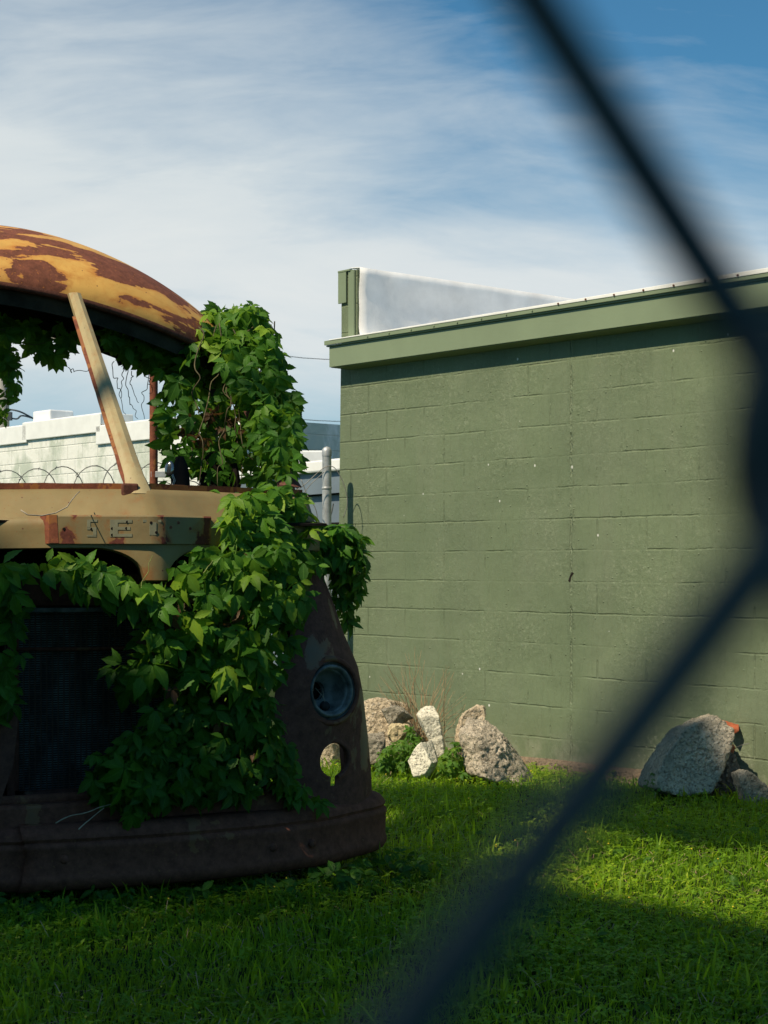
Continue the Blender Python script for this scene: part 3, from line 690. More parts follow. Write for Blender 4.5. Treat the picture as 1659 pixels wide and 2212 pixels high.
# --- radiator in the open nose
rb=.50
a=loc(42,1322,rb); c_=loc(300,1695,rb); RL,RR=a[0],.46; ZT=a[2]; ZB=c_[2]
rad=empty('radiator'); rad.parent=bus
m=MB(); m.box(((RL+RR)/2,rb+.03,(ZT+ZB)/2),(RR-RL,.05,ZT-ZB)); m.build('core',M['core'],rad)
m=MB(); m.box(((RL+RR)/2,rb+.02,ZT+.006),(RR-RL+.02,.075,.02)); m.build('top_strip',M['chrome'],rad,bevel=.004)
m=MB(); m.box(((RL+RR)/2,rb+.05,ZT+.09),(RR-RL,.09,.145)); m.build('top_tank',M['rust'],rad,bevel=.03)
m=MB(); m.box(((RL+RR)/2,rb+.03,ZB-.03),(RR-RL-.02,.08,.06)); m.build('bottom_tank',M['fender'],rad,bevel=.02)
for sg,x in((-1,RL),(1,RR)):
    m=MB(); m.box((x+sg*.045,rb-.02,(ZT+ZB)/2+.02),(.035,.07,ZT-ZB+.25)); m.box((x+sg*.018,rb+.02,(ZT+ZB)/2),(.030,.06,ZT-ZB)); m.build('side_frame',M['rust'],rad,bevel=.006)
zz=loc(150,1402,rb-.02)[2]; m=MB(); m.tube([(RL-.06,rb-.02,zz+.004),(RL+.2,rb-.022,zz),(RR+.05,rb-.02,zz-.003)],.0075,8); m.build('tie_rod',M['rust'],rad,smooth=True)
# inner bay
m=MB(); m.add([(-.95,.75,.02),(.62,.75,.02),(.80,.75,1.55),(-.95,.75,1.55),(-.95,.20,1.50),(.80,.20,1.50)],[(0,1,2,3),(3,2,5,4)])
m.add([(-.95,.45,.1),(-.95,.75,.1),(-.95,.75,1.55),(-.95,.3,1.55)],[(0,1,2,3)]); m.add([(.78,.45,1.0),(.78,.75,1.0),(.78,.75,1.55),(.78,.45,1.55)],[(0,1,2,3)])
m.build('engine_bay',M['inner'],bus,solid=.01)
m=MB(); m.box((-.70,.45,.90),(.03,.62,1.0)); m.build('sun_block_panel',M['rust'],bus,bevel=.006)  # panel added to keep the sun off the radiator core
m=MB(); m.box((-.03,.12,.355),(1.22,.07,.105)); m.box((-.03,.15,.42),(1.22,.03,.04)); m.build('lower_grille_bar',M['rust'],bus,bevel=.014)
for s in(-.45,.45):
    m=MB(); m.box((s,1.15,.33),(.08,1.7,.14)); m.build('chassis_rail',M['inner'],bus,bevel=.01)
# floor, dash and seats inside
m=MB(); m.box((-.05,1.15,.62),(1.6,.75,.04)); m.build('cab_floor',M['inner'],bus)
m=MB(); G=[]
for l in np.linspace(-.8,.74,12): G.append([(l,nb(l,0)+.21,1.636),(l,nb(l,0)+.36,1.60),(l,nb(l,0)+.42,1.40)])
m.grid(G); m.build('dashboard',M['inner'],bus,solid=.01)
def seatback(px,py0,py1,w,b,name='seat'):
    p0=loc(px,py1,b); p1=loc(px,py0,b); h=p1[2]-p0[2]; m=MB(); G=[]
    s_=empty(name); s_.parent=bus
    for i in range(12):
        t_=i/11; z=p0[2]-.25+(h+.25)*t_; ww=w*(1 if t_<.75 else math.sqrt(max(.02,1-((t_-.75)/.25)**2)*.9+.1))
        lx=p0[0]+(p1[0]-p0[0])*t_
        G.append([(lx+ww/2*math.cos(q),b+.04*math.sin(q)+.05*t_,z) for q in np.linspace(0,2*math.pi,17)[:-1]])
    m.grid(G,closed=True); m.build('seat_back',M['inner'],s_,smooth=True)
    m=MB(); m.box((p0[0],b-.2,p0[2]-.3),(w*1.1,.42,.1)); m.build('seat_cushion',M['inner'],s_,bevel=.03)
seatback(395,985,1075,.085,.75); seatback(468,975,1075,.14,1.1); seatback(512,1000,1075,.055,1.0)
# rear-view mirror on a bent bracket
mp=loc(366,1012,.62); m=MB(); G=[]
mr=empty('mirror'); mr.parent=bus
m.lathe([(0,.008),(.012,.008),(.020,.004),(.022,0),(.019,-.008),(0,-.013)],mp,(-.6,-.7,.3),24); v=m.v[0]; v[:,2]=mp[2]+(v[:,2]-mp[2])*1.6; m.build('mirror_head',M['glass'],mr,smooth=True)
m=MB(); m.tube([mp,mp+np.array([.03,.02,-.05]),mp+np.array([.01,.03,-.1]),mp+np.array([.06,.05,-.16])],.005,8); m.build('mirror_arm',M['galv'],mr,smooth=True)
# door posts and rear corner posts
# --- bumper
path=np.array([(-1.16,.62),(-1.175,.50),(-1.136,.377),(-.948,.20),(-.80,.10),(-.549,.012),(-.25,-.030),(.039,-.040),(.30,-.018),(.567,.032),(.78,.112),(.948,.224),(1.06,.30),(1.136,.377),(1.175,.47),(1.165,.62)])
def smooth_path(P,n):
    # chord-length Catmull-Rom
    out=[]; Pp=np.vstack([2*P[0]-P[1],P,2*P[-1]-P[-2]])
    for i in range(1,len(Pp)-2):
        for t_ in np.linspace(0,1,n,endpoint=False):
            a,b,c,d=Pp[i-1:i+3]; out.append(.5*((2*b)+(-a+c)*t_+(2*a-5*b+4*c-d)*t_**2+(-a+3*b-3*c+d)*t_**3))
    out.append(P[-1]); return np.array(out)
SP=smooth_path(path,10)
bprof=[(-.115,.262),(-.112,.322),(-.098,.330),(-.040,.326),(-.016,.316),(-.003,.300),(.004,.286),(-.004,.276),(-.005,.270),(.007,.260),(.009,.250),(.004,.240),(.004,.150),(.009,.138),(.012,.126),(.006,.112),(-.004,.098),(-.02,.088),(-.06,.084)]
def sweep(P,prof,jit=0,sink=0):
    T=np.gradient(P,axis=0); T/=np.linalg.norm(T,axis=1)[:,None]; N=np.stack([T[:,1],-T[:,0]],1); G=[]
    for i in range(len(P)):
        row=[]
        for d,z in prof:
            e=.004*mn.noise(Vector((P[i,0]*5,z*8,1)))+.003*mn.noise(Vector((P[i,0]*17,z*20,4)))
            zz_=z-sink; pz=.020*math.exp(-((P[i,0]-.70)/.06)**2) if z>.31 else 0
            row.append((P[i,0]+N[i,0]*(d+e),P[i,1]+N[i,1]*(d+e),zz_+pz))
        G.append(row)
    return G
k0=np.argmin(abs(SP[:,0]+.50)+(SP[:,1]>.3)*9)
G=sweep(SP[k0:],bprof); G=np.array(G)
for j in range(G.shape[1]):   # torn left edge
    z=bprof[j][1]; G[0,j,0]+= -.02+ .05*abs((z-.22)/.1)*.5*-1+.012*mn.noise(Vector((z*60,0,0))) 
m=MB(); m.grid(G,flip=True); bm_=m.build('bumper',M['rust'],bus,smooth=True,solid=.005,auto=45)
G=np.array(sweep(SP[:k0+6],[(d-.03,z*.97) for d,z in bprof])); m=MB(); m.grid(G,flip=True); m.build('bumper_left_section',M['rust'],bus,smooth=True,solid=.005,auto=45)
for px,py in((138,1856),(589,1830),(674,1822)):
    p=loc(px,py,-.03); i=np.argmin(abs(SP[:,0]-p[0])+(SP[:,1]>.45)*9); T=SP[i+1]-SP[i-1]; T/=np.linalg.norm(T); Nn=np.array([T[1],-T[0]])
    p=loc(px,py,SP[i,1]); q=SP[i]+Nn*(.004 if px>40 else -.027)
    m=MB(); m.lathe([(0,.011),(.010,.0095),(.017,.005),(.019,-.002)],(p[0],q[1],p[2]),(Nn[0],Nn[1],0),18); m.build('bolt',M['rust'],bm_,smooth=True)
# wheels, sunk into the turf
for s in(-.80,.70):
    wv=empty('wheel'); wv.parent=bus
    m=MB(); m.lathe([(.22,-.09),(.30,-.10),(.36,-.085),(.375,0),(.36,.085),(.30,.10),(.22,.09)],(s,1.25,.30),(1,0,0),36); m.build('tyre',M['rubber'],wv,smooth=True)
    m=MB(); m.lathe([(0,-.02),(.10,-.02),(.13,.03),(.21,.05),(.225,.09)],(s,1.25,.30),(1,0,0),30); m.build('rim',M['rust'],wv,smooth=True)

# ------------------------------------------------------------------ creepers on the wreck
def mass(root,poly,n,b0,db,size=(.075,.10),out=(.0,-1,.35),jit=.45,tint=(.35,.22),bfun=None,name='foliage',mat='leaf',spin=.5,inflate=0,shell=0):
    x,y=polysample(poly,n); pos=[];nor=[]
    P=np.asarray(poly,float); cx,cy=P.mean(0)
    for i in range(n):
        b=b0+db*(rng.random()-.5)
        if bfun: b=bfun(x[i],y[i])+db*(rng.random()-.5)
        p=loc(x[i],y[i],b); pos.append(p)
        w_=np.array([ (x[i]-cx)/max(1,np.ptp(P[:,0]))*2,0,-(y[i]-cy)/max(1,np.ptp(P[:,1]))*2])*inflate
        nor.append(np.array(out)+w_+rng.normal(0,jit,3))
    pos=l2w(np.array(pos)); nor=np.array(nor); nn=nor.copy(); nn[:,0]=nor[:,0]*BL[0]+nor[:,1]*BA[0]; nn[:,1]=nor[:,0]*BL[1]+nor[:,1]*BA[1]
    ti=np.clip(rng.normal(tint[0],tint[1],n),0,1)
    return leaves(name,pos,nn,size[0]+(size[1]-size[0])*rng.random(n),M[mat],root,ti,spin=spin)
def stems(root,pts_list,r=.003,mat='stem',name='stem'):
    for P in pts_list:
        m=MB(); m.tube(P,np.linspace(r,r*.6,len(P)),6); m.build(name,M[mat],root,smooth=True)
def wander(a,b,n=12,amp=.03,sag=0):
    a,b=np.array(a),np.array(b); s=np.linspace(0,1,n)[:,None]; P=a+(b-a)*s
    d=np.cumsum(rng.normal(0,amp/3,(n,3)),0); d-=d[-1]*s; P=smooth_path(P+d*.7,3); s=np.linspace(0,1,len(P))[:,None]; P[:,2]-=sag*np.sin(np.pi*s[:,0]); return P
LW=lambda px,py,b: l2w(loc(px,py,b))[0]

v1=empty('front_creeper',tuple(LW(480,1700,.05)),0,'dense dark green five leaflet creeper hanging over the open nose and radiator','climbing plant')
v1.location=(0,0,0)
M1=[(385,1215),(430,1180),(520,1165),(600,1160),(655,1190),(670,1250),(655,1320),(620,1400),(600,1480),(598,1560),(590,1620),(560,1660),(470,1690),(330,1725),(255,1715),(225,1680),(270,1620),(330,1590),(335,1530),(290,1470),(300,1420),(300,1350),(285,1300),(330,1262)]
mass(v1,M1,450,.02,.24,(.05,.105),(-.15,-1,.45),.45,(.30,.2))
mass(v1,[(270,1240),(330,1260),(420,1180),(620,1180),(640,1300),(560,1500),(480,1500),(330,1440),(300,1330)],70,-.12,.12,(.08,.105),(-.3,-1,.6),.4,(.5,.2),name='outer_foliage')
mass(v1,[(0,1205),(60,1215),(180,1210),(250,1228),(310,1275),(300,1310),(235,1290),(180,1270),(60,1235),(0,1250)],36,-.07,.10,(.085,.11),(-.3,-1,.5),.4,(.45,.2),name='top_fringe',spin=.8)
mass(v1,[(205,1600),(330,1560),(600,1560),(620,1690),(450,1730),(300,1765),(200,1720)],150,.00,.14,(.06,.085),(0,-1,.7),.45,(.2,.15),name='lower_foliage')
mass(v1,M1,14,-.08,.1,(.05,.08),(-.1,-1,.2),.5,(.6,.2),name='dry_leaves',mat='leaf_dry')
mass(v1,[(235,1430),(330,1420),(330,1510),(260,1490)],7,.12,.06,(.09,.10),(0,-1,.3),.25,(.1,.1),name='shade_tint_leaf')  # darkest tint: shade put into the leaf colour
mass(v1,[(590,1600),(625,1590),(645,1680),(700,1720),(715,1742),(640,1735),(600,1700)],34,.05,.08,(.06,.08),(.2,-1,.8),.4,(.35,.2),name='side_foliage')
stems(v1,[wander(LW(x0_,1200,.1),LW(x1_,1710,.02),16,.07) for x0_,x1_ in((420,360),(500,470),(560,540),(600,580),(470,300),(380,430))],.004)
stems(v1,[wander(LW(230,1265,-.03),LW(420,1330,-.08),8,.02),wander(LW(300,1290,-.06),LW(330,1200,-.04),8,.02),wander(LW(440,1240,-.1),LW(460,1210,-.1),5,.01)],.0022,'greystem','tendril')
stems(v1,[wander(LW(122,1780,-.07),LW(250,1735,-.03),8,.015),wander(LW(165,1790,-.07),LW(225,1745,-.03),6,.01)],.0026,'stemlight','dry_shoot')

v2=empty('edge_creeper',(0,0,0),0,'narrow hanging creeper strand down the left edge beside the radiator','climbing plant')
mass(v2,[(-60,1200),(40,1250),(48,1330),(45,1420),(35,1500),(10,1560),(-60,1560)],60,.0,.14,(.07,.095),(-.1,-1,.4),.4,(.3,.2))
stems(v2,[wander(LW(-10,1200,.05),LW(15,1560,.0),12,.03)],.003)

v3=empty('shoulder_creeper',(0,0,0),0,'sunlit mound of creeper piled over the right corner of the windscreen sill','climbing plant')
M3=[(495,1110),(500,1075),(530,1058),(575,1052),(620,1050),(650,1080),(668,1120),(690,1150),(700,1200),(690,1250),(640,1230),(560,1200),(500,1180),(480,1140)]
mass(v3,M3,330,.0,.34,(.062,.088),(-.4,-.7,.9),.45,(.62,.2),bfun=lambda x,y:.20+.30*(x-500)/180-(y-1050)*.0010)  # raised tint puts the sunlit look into the leaf colour
mass(v3,[(395,1068),(440,1058),(500,1066),(500,1080),(430,1078)],10,.35,.1,(.06,.08),(-.3,-.6,1),.35,(.6,.2),name='creeping_tip')
stems(v3,[wander(LW(520,1080,.3),LW(660,1230,.3),10,.05) for _ in range(5)],.004)

v4=empty('hanging_creeper',(0,0,0),0,'creeper shoot arching off the wreck in front of the green wall','climbing plant')
M4=[(680,1140),(720,1130),(760,1138),(785,1165),(795,1200),(785,1250),(775,1285),(740,1270),(715,1225),(690,1190)]
mass(v4,M4,100,.45,.24,(.062,.09),(.1,-.8,.7),.45,(.42,.22),inflate=.6)
mass(v4,[(712,1200),(750,1230),(768,1290),(768,1330),(750,1362),(735,1330),(722,1270)],26,.5,.12,(.055,.08),(.1,-.9,.4),.4,(.3,.2),name='hanging_tip')
stems(v4,[wander(LW(680,1170,.4),LW(790,1190,.5),8,.03),wander(LW(715,1220,.45),LW(753,1350,.5),10,.02),wander(LW(690,1180,.45),LW(735,1290,.5),10,.02)],.003)

v5=empty('roof_corner_creeper',(0,0,0),0,'tall column of creeper hanging from the right corner of the rusty roof','climbing plant')
M5=[(412,690),(440,668),(480,668),(520,672),(555,660),(580,690),(598,730),(607,770),(608,820),(630,850),(645,880),(648,950),(650,1000),(625,1035),(590,1040),(560,1045),(520,1010),(470,1035),(440,1055),(405,1050),(372,1010),(356,950),(358,900),(352,860),(368,800),(375,770),(400,730)]
def b5(x,y): return 1.05+.65*(1-(y-650)/400)+.12*math.sin(x*.03)
mass(v5,M5,340,0,.5,(.055,.105),(-.05,-1,.35),.55,(.22,.18),bfun=b5)
mass(v5,[(415,690),(440,668),(535,660),(560,665),(590,720),(600,790),(540,760),(480,740),(430,760)],110,0,.4,(.068,.095),(-.5,-.6,1),.45,(.68,.2),bfun=lambda x,y:b5(x,y)-.22,name='sunlit_tint_foliage',inflate=.4)  # paler tint paints sunlight onto the top leaves
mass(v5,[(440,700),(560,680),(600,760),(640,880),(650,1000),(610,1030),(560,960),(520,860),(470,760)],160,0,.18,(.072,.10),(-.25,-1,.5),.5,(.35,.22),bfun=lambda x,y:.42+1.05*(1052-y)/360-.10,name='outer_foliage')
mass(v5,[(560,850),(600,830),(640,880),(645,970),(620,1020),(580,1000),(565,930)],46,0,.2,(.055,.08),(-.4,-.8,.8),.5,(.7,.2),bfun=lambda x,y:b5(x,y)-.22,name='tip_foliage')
mass(v5,[(528,655),(545,648),(560,668),(530,672)],4,1.2,.1,(.05,.06),(-.4,-.6,.6),.3,(.8,.1),name='top_shoot',spin=1.6)
mass(v5,[(360,900),(440,880),(500,900),(540,960),(470,960),(380,940)],16,1.15,.3,(.05,.07),(0,-1,.1),.5,(.5,.2),name='dry_leaves',mat='leaf_dry')
stems(v5,[wander(LW(x0_,700,1.25),LW(x1_,1050,.95),16,.08) for x0_,x1_ in((430,400),(460,430),(500,470),(540,520),(570,600),(590,640),(480,560))],.0035)

v6=empty('ceiling_creeper',(0,0,0),0,'creeper leaves dangling in silhouette under the left half of the roof','climbing plant')
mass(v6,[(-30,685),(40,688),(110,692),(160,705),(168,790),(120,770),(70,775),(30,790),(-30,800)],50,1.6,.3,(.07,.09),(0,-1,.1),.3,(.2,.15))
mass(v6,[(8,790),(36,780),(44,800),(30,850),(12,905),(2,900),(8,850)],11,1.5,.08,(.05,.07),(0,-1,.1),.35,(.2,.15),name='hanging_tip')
stems(v6,[wander(LW(28,700,1.5),LW(8,905,1.5),14,.02),wander(LW(0,705,1.55),LW(165,760,1.55),14,.03)],.0022)
v7=empty('header_creeper',(0,0,0),0,'creeper leaves under the right half of the roof, right of the cream post','climbing plant')
mass(v7,[(222,690),(262,705),(330,700),(375,715),(400,760),(372,830),(345,800),(300,790),(262,760),(225,740)],64,1.5,.4,(.062,.085),(-.2,-1,.2),.4,(.25,.15))
hang=[(262,780,272,895),(285,800,300,870),(300,790,322,850),(325,780,312,905),(248,780,262,860),(150,790,190,800),(268,800,298,905)]
stems(v7,[wander(LW(a_,b_,1.5),LW(c2,d_,1.5),14,.035) for a_,b_,c2,d_ in hang],.0022,'stem','bare_stem')
mass(v7,[(300,1015),(330,1020),(345,1062),(312,1062)],4,.35,.05,(.055,.075),(-.2,-1,.2),.2,(.1,.05),name='window_leaf')
tw=empty('dry_tendril',(0,0,0),0,'thin pale dry tendril looping over the beige cowl below the windscreen','tendril')
stems(tw,[np.array([LW(*q) for q in((86,1041,-.02),(110,1062,-.04),(170,1068,-.04),(215,1058,-.05),(262,1040,-.03),(280,1022,.0),(300,992,.08),(318,968,.14),(330,965,.16),(400,968,.2))])] if False else [np.array([LW(*q) for q in((45,1102,-.03),(60,1112,-.05),(90,1114,-.05),(120,1108,-.04),(145,1095,-.04),(155,1080,-.02),(165,1068,.05),(172,1062,.12))])],.0030,'stemlight')

# ------------------------------------------------------------------ rubble
def rock(name,outline,Y,thick,mat,label,cat='rubble',seed=0,amp=.03,round_=34,tilt=(0,0),fine=.008,group=None,sub=6,nrm=None):
    """outline in photo units fixes size at its real distance Y; front and back faces add depth, optional tilted cuts"""
    P=np.array([V(x,y,Y) for x,y in outline]); c=P.mean(0); c=np.array([c[0],Y+thick*.5,c[2]])
    r=np.random.default_rng(seed); planes=[]
    q=P-c; n=len(q)
    area=sum(q[i][0]*q[(i+1)%n][2]-q[(i+1)%n][0]*q[i][2] for i in range(n))
    for i in range(n):
        a,b=q[i],q[(i+1)%n]; e=b-a; nn=np.array([e[2],0,-e[0]])*(1 if area>0 else -1); nn/=np.linalg.norm(nn)+1e-9
        d=np.dot(nn,a); t_=r.normal(0,.18); nn2=np.array([nn[0],t_,nn[2]]); L_=np.linalg.norm(nn2); planes.append((nn2/L_,max(.02,d/L_)))
    planes.append((np.array([tilt[0],-1,tilt[1]])/math.sqrt(1+tilt[0]**2+tilt[1]**2),thick*.5)); planes.append((np.array([0,1,.1]),thick*.5))
    for p_ in (nrm or []): nn=np.array(p_[:3],float); nn/=np.linalg.norm(nn); planes.append((nn,p_[3]))
    for _ in range(7):
        nn=r.normal(0,1,3)*np.array([1,.3,1])+np.array([0,-.9,0]); nn/=np.linalg.norm(nn); sup=max(np.dot(q,nn))+abs(nn[1])*thick*.5; planes.append((nn,max(.02,sup*r.uniform(.72,.88))))
    round_=max(round_*1.8,30); amp*=.62; fine*=.45 if 'white' in mat.name else .75
    bm=bmesh.new(); bmesh.ops.create_icosphere(bm,subdivisions=sub,radius=1)
    N=np.array([p_[0] for p_ in planes]); D=np.array([p_[1] for p_ in planes])
    for v in bm.verts:
        d=np.array(v.co); s=N@d; inv=np.maximum(s,1e-6)/D; k=(inv**round_).sum()**(1/round_); p=d/k
        w=Vector(p+seed*3.1)
        h=amp*(mn.fractal(w*6,1.0,2.0,4)*.9)+fine*mn.noise(w*38)+fine*.7*abs(mn.noise(w*75))
        h-=amp*.8*max(0,mn.noise(w*9+Vector((5,5,5)))-.25)
        h+=amp*.35*(mn.turbulence(w*9,3,True)-.5)-fine*.55*mn.voronoi(w*30)[0][0]*3
        v.co=Vector(p+d*h)
    me=bpy.data.meshes.new(name); bm.to_mesh(me); bm.free(); o=bpy.data.objects.new(name,me); COL.objects.link(o); o.location=c
    me.materials.append(mat); me.polygons.foreach_set('use_smooth',[True]*len(me.polygons)); me.set_sharp_from_angle(angle=R(42))
    return tag(o,label,cat,group or 'broken concrete rubble along the wall')
rock('rubble_chunk',[(765,1535),(790,1518),(830,1514),(868,1522),(888,1545),(885,1590),(840,1640),(765,1640)],11.35,.40,M['rubA'],'large brown pebbly concrete lump half hidden behind the bus fender',seed=1,amp=.02,tilt=(-.3,.15))
rock('concrete_chunk',[(822,1535),(848,1526),(872,1534),(890,1550),(870,1566),(845,1572),(833,1556)],11.15,.16,M['rubB'],'small angular grey chip resting on top of the brown lump',seed=2,amp=.008,round_=22,nrm=[(.6,-.6,-.5,.06)],sub=5)
rock('concrete_block',[(788,1592),(812,1584),(832,1590),(836,1640),(815,1655),(790,1655)],11.0,.16,M['rubB'],'stacked square grey block pieces beside the fender edge',seed=3,amp=.006,round_=26,nrm=[(.7,-.7,.1,.085)],sub=5)
rock('yellow_stone',[(838,1575),(850,1566),(872,1564),(885,1575),(884,1590),(866,1606),(846,1606),(836,1592)],11.0,.16,M['rubE'],'small yellowish stone above the green weeds',cat='stone',seed=4,amp=.012,sub=5)
rock('concrete_block',[(900,1545),(915,1537),(948,1536),(952,1556),(966,1590),(968,1618),(955,1640),(940,1640),(918,1590),(902,1565)],10.95,.22,M['rubC'],'tall leaning cream coloured block between the weeds and big slab',seed=5,amp=.010,round_=22,nrm=[(.85,-.5,.1,.10)])
rock('concrete_chunk',[(884,1648),(900,1620),(922,1603),(942,1628),(950,1652),(925,1675),(895,1672)],10.5,.20,M['rubC'],'small white angular chunk lying on the grass in front',seed=6,amp=.010,round_=20,tilt=(-.25,.35),nrm=[(.8,-.5,-.35,.10)])
rock('concrete_chunk',[(990,1570),(1000,1545),(1030,1525),(1048,1528),(1058,1545),(1052,1560),(1038,1578),(1015,1640),(985,1620)],11.0,.20,M['rubA'],'knobbly pale lump perched at the top of the big slab',seed=7,amp=.022,nrm=[(.3,-.8,-.6,.12)])
rock('concrete_slab',[(998,1572),(1020,1568),(1060,1580),(1100,1610),(1130,1650),(1160,1700),(1090,1710),(1030,1690),(1005,1650),(995,1600)],10.35,.34,M['rubD'],'big broken slab with dark rough aggregate face right of the chunks',seed=8,amp=.030,fine=.012,round_=14,tilt=(.55,.30),nrm=[(-.78,-.62,.05,.19)])
rock('stone_block',[(690,1622),(700,1606),(735,1602),(748,1615),(750,1668),(690,1668)],11.3,.25,M['rubA'],'square edged stone seen through the lamp hole in the fender',cat='stone',seed=9,amp=.006,round_=24,nrm=[(.75,-.66,0,.08)],sub=5)
rock('concrete_slab',[(1402,1708),(1410,1670),(1452,1600),(1480,1570),(1502,1562),(1540,1540),(1560,1552),(1588,1585),(1585,1600),(1575,1650),(1540,1720),(1470,1730)],9.75,.26,M['rubD'],'upright gravelly slab leaning at right, sunlit top and shaded base',seed=10,amp=.012,fine=.010,round_=18,tilt=(-.12,.25),nrm=[(.8,-.5,-.25,.26)])
rock('rubble_chunk',[(1500,1720),(1540,1660),(1575,1620),(1592,1610),(1600,1640),(1618,1660),(1612,1740),(1520,1745)],9.9,.30,M['rubF'],'dark crumbling rubble behind the upright gravelly slab',seed=11,amp=.045,fine=.014,round_=8)
rock('concrete_slab',[(1590,1672),(1615,1664),(1640,1685),(1700,1735),(1700,1775),(1655,1762),(1610,1740)],9.55,.16,M['rubB'],'smooth grey slab lying low at the right edge of the photo',seed=12,amp=.006,round_=26,sub=5)
rock('brick_fragment',[(1560,1556),(1578,1560),(1600,1570),(1594,1582),(1582,1590),(1572,1575)],9.95,.08,M['brick'],'orange red brick fragment stuck behind the upright slab',cat='brick',seed=13,amp=.004,round_=26,sub=4,fine=.003,group='brick pieces behind the slab')
rock('brick_fragment',[(1572,1620),(1582,1606),(1590,1615),(1580,1640)],9.95,.06,M['brick'],'darker brick fragment lower down behind the upright slab',cat='brick',seed=14,amp=.004,round_=26,sub=4,fine=.003,group='brick pieces behind the slab')
m=MB(); m.tube([V(1583,1630,9.8),V(1584,1612,9.78),V(1588,1600,9.77),V(1587,1588,9.78)],.0022,5); m.tube([V(1583,1620,9.8),V(1600,1610,9.75),V(1618,1606,9.7)],.002,5)
tag(m.build('bent_wire',M['wirebarb'],smooth=True),'thin rusty wire sticking out of the upright slab','wire')

# ------------------------------------------------------------------ weeds and dry shrub
def weed(name,poly,Y,n,label,tint=(.5,.2),size=(.035,.06)):
    r_=empty(name,(0,0,0),0,label,'weed','leafy weeds among the rubble'); x,y=polysample(poly,n)
    pos=np.array([V(a,b,Y+.18*(rng.random()-.5)) for a,b in zip(x,y)]); pos[:,2]=np.maximum(pos[:,2],.02)
    nor=np.array([(-.2,-.6,1.0)])+rng.normal(0,.45,(n,3))
    leaves('foliage',pos,nor,size[0]+(size[1]-size[0])*rng.random(n),M['weed'],r_,np.clip(rng.normal(tint[0],tint[1],n),0,1),spin=1.2,droop=.5)
    m=MB()
    for i in range(0,n,4):
        p=pos[i]; m.tube([(p[0]+rng.normal(0,.03),p[1]+.03,-.01),(p[0],p[1]+.01,p[2]*.6),p],.0018,5)
    m.build('stem',M['greystem'],r_)
weed('leafy_weed',[(812,1640),(830,1612),(868,1600),(880,1570),(898,1578),(915,1605),(900,1625),(880,1660),(815,1668)],10.75,110,'bright green weeds growing between the yellow stone and white chunk')
weed('leafy_weed',[(945,1650),(968,1620),(985,1600),(995,1625),(1010,1665),(1015,1680),(950,1680)],10.45,50,'light green weeds between the white chunk and the big slab',(.7,.2))
weed('leafy_weed',[(1392,1700),(1400,1672),(1420,1668),(1428,1690),(1420,1712)],9.8,12,'small weeds at the left foot of the upright slab',(.5,.2),(.02,.035))
sh=empty('dry_shrub',tuple(V(910,1600,11.45)),0,'leafless tan twiggy shrub standing against the green wall behind the rubble','shrub')
base=V(912,1600,11.45); m=MB()
for i in range(90):
    tx=810+200*rng.random(); 
    c=abs(tx-905)/100; ty=1395+80*c*c+120*rng.random()**1.5+20*rng.random(); d=rng.normal(0,.10)
    b0=base+np.array([rng.normal(0,.06),rng.normal(0,.05),-.08]); e=V(tx,ty,11.45)+np.array([0,d,0])
    P=wander(b0,e,9,.03,-.03); r=.0032*(.6+.6*rng.random()); m.tube(P,np.linspace(r,r*.28,len(P)),5)
    for _ in range(2):
        k=int(rng.integers(3,8)); q=P[k]; dr=(P[k]-P[k-1]); dr/=np.linalg.norm(dr); e2=q+(dr+rng.normal(0,.35,3))*(.05+.10*rng.random()); m.tube([q,(q+e2)/2+rng.normal(0,.004,3),e2],[.0013,.001,.0006],4)
m.v=[v-base for v in m.v]; m.build('twigs',M['twig'],sh)

# ------------------------------------------------------------------ behind the wreck
def wall_obj(name,label,cat,P0,d,x_pts,zs,depth,mat,cop=None,copmat=None):
    pass
# pale building with stepped coping
pY=24.0; d=WD; ang=wang; P0=np.array([(200-829.5)*K*pY,pY])
def s_at(px):
    t=(px-829.5)*K; return (t*P0[1]-P0[0])/(d[0]-t*d[1])
def zat(px,py):
    s=s_at(px); Y=P0[1]+s*d[1]; return s,CH+(HZ-py)*K*Y
pb_=empty('pale_building',(P0[0],P0[1],0),ang,'long pale whitewashed building with white stepped coping seen through the windscreen','building')
segs=[((-330,930),(62,938)),((62,945),(222,914)),((222,940),(365,925)),((365,948),(500,940))]
zz=[]
for (a,b) in segs:
    s0,_=zat(a[0],a[1]); s1,z1=zat(b[0],b[1]); zz.append([s0,s1,z1])
m=MB()
for s0,s1,z in zz: m.box(((s0+s1)/2,.16,z/2),(s1-s0,.4,z),0)
m.box(((zz[0][0]+zz[-1][1])/2,4,1.6),(zz[-1][1]-zz[0][0]-.1,7.2,3.2)); m.build('wall',M['palewall'],pb_)
for i,(s0,s1,z) in enumerate(zz):
    m=MB(); m.box(((s0+s1)/2,.2,z+.06),(s1-s0+.12,.52,.16)); m.box(((s0+s1)/2,-.068,z-.0),(s1-s0+.12,.02,.26)); m.build('coping',M['whitemetal'],pb_,bevel=.012)
s_,z_=zat(95,915); m=MB(); m.box((zz[0][1]+.28,.25,zz[1][2]+.20),(.5,.4,.20)); m.build('roof_curb',M['membrane'],pb_,bevel=.02)
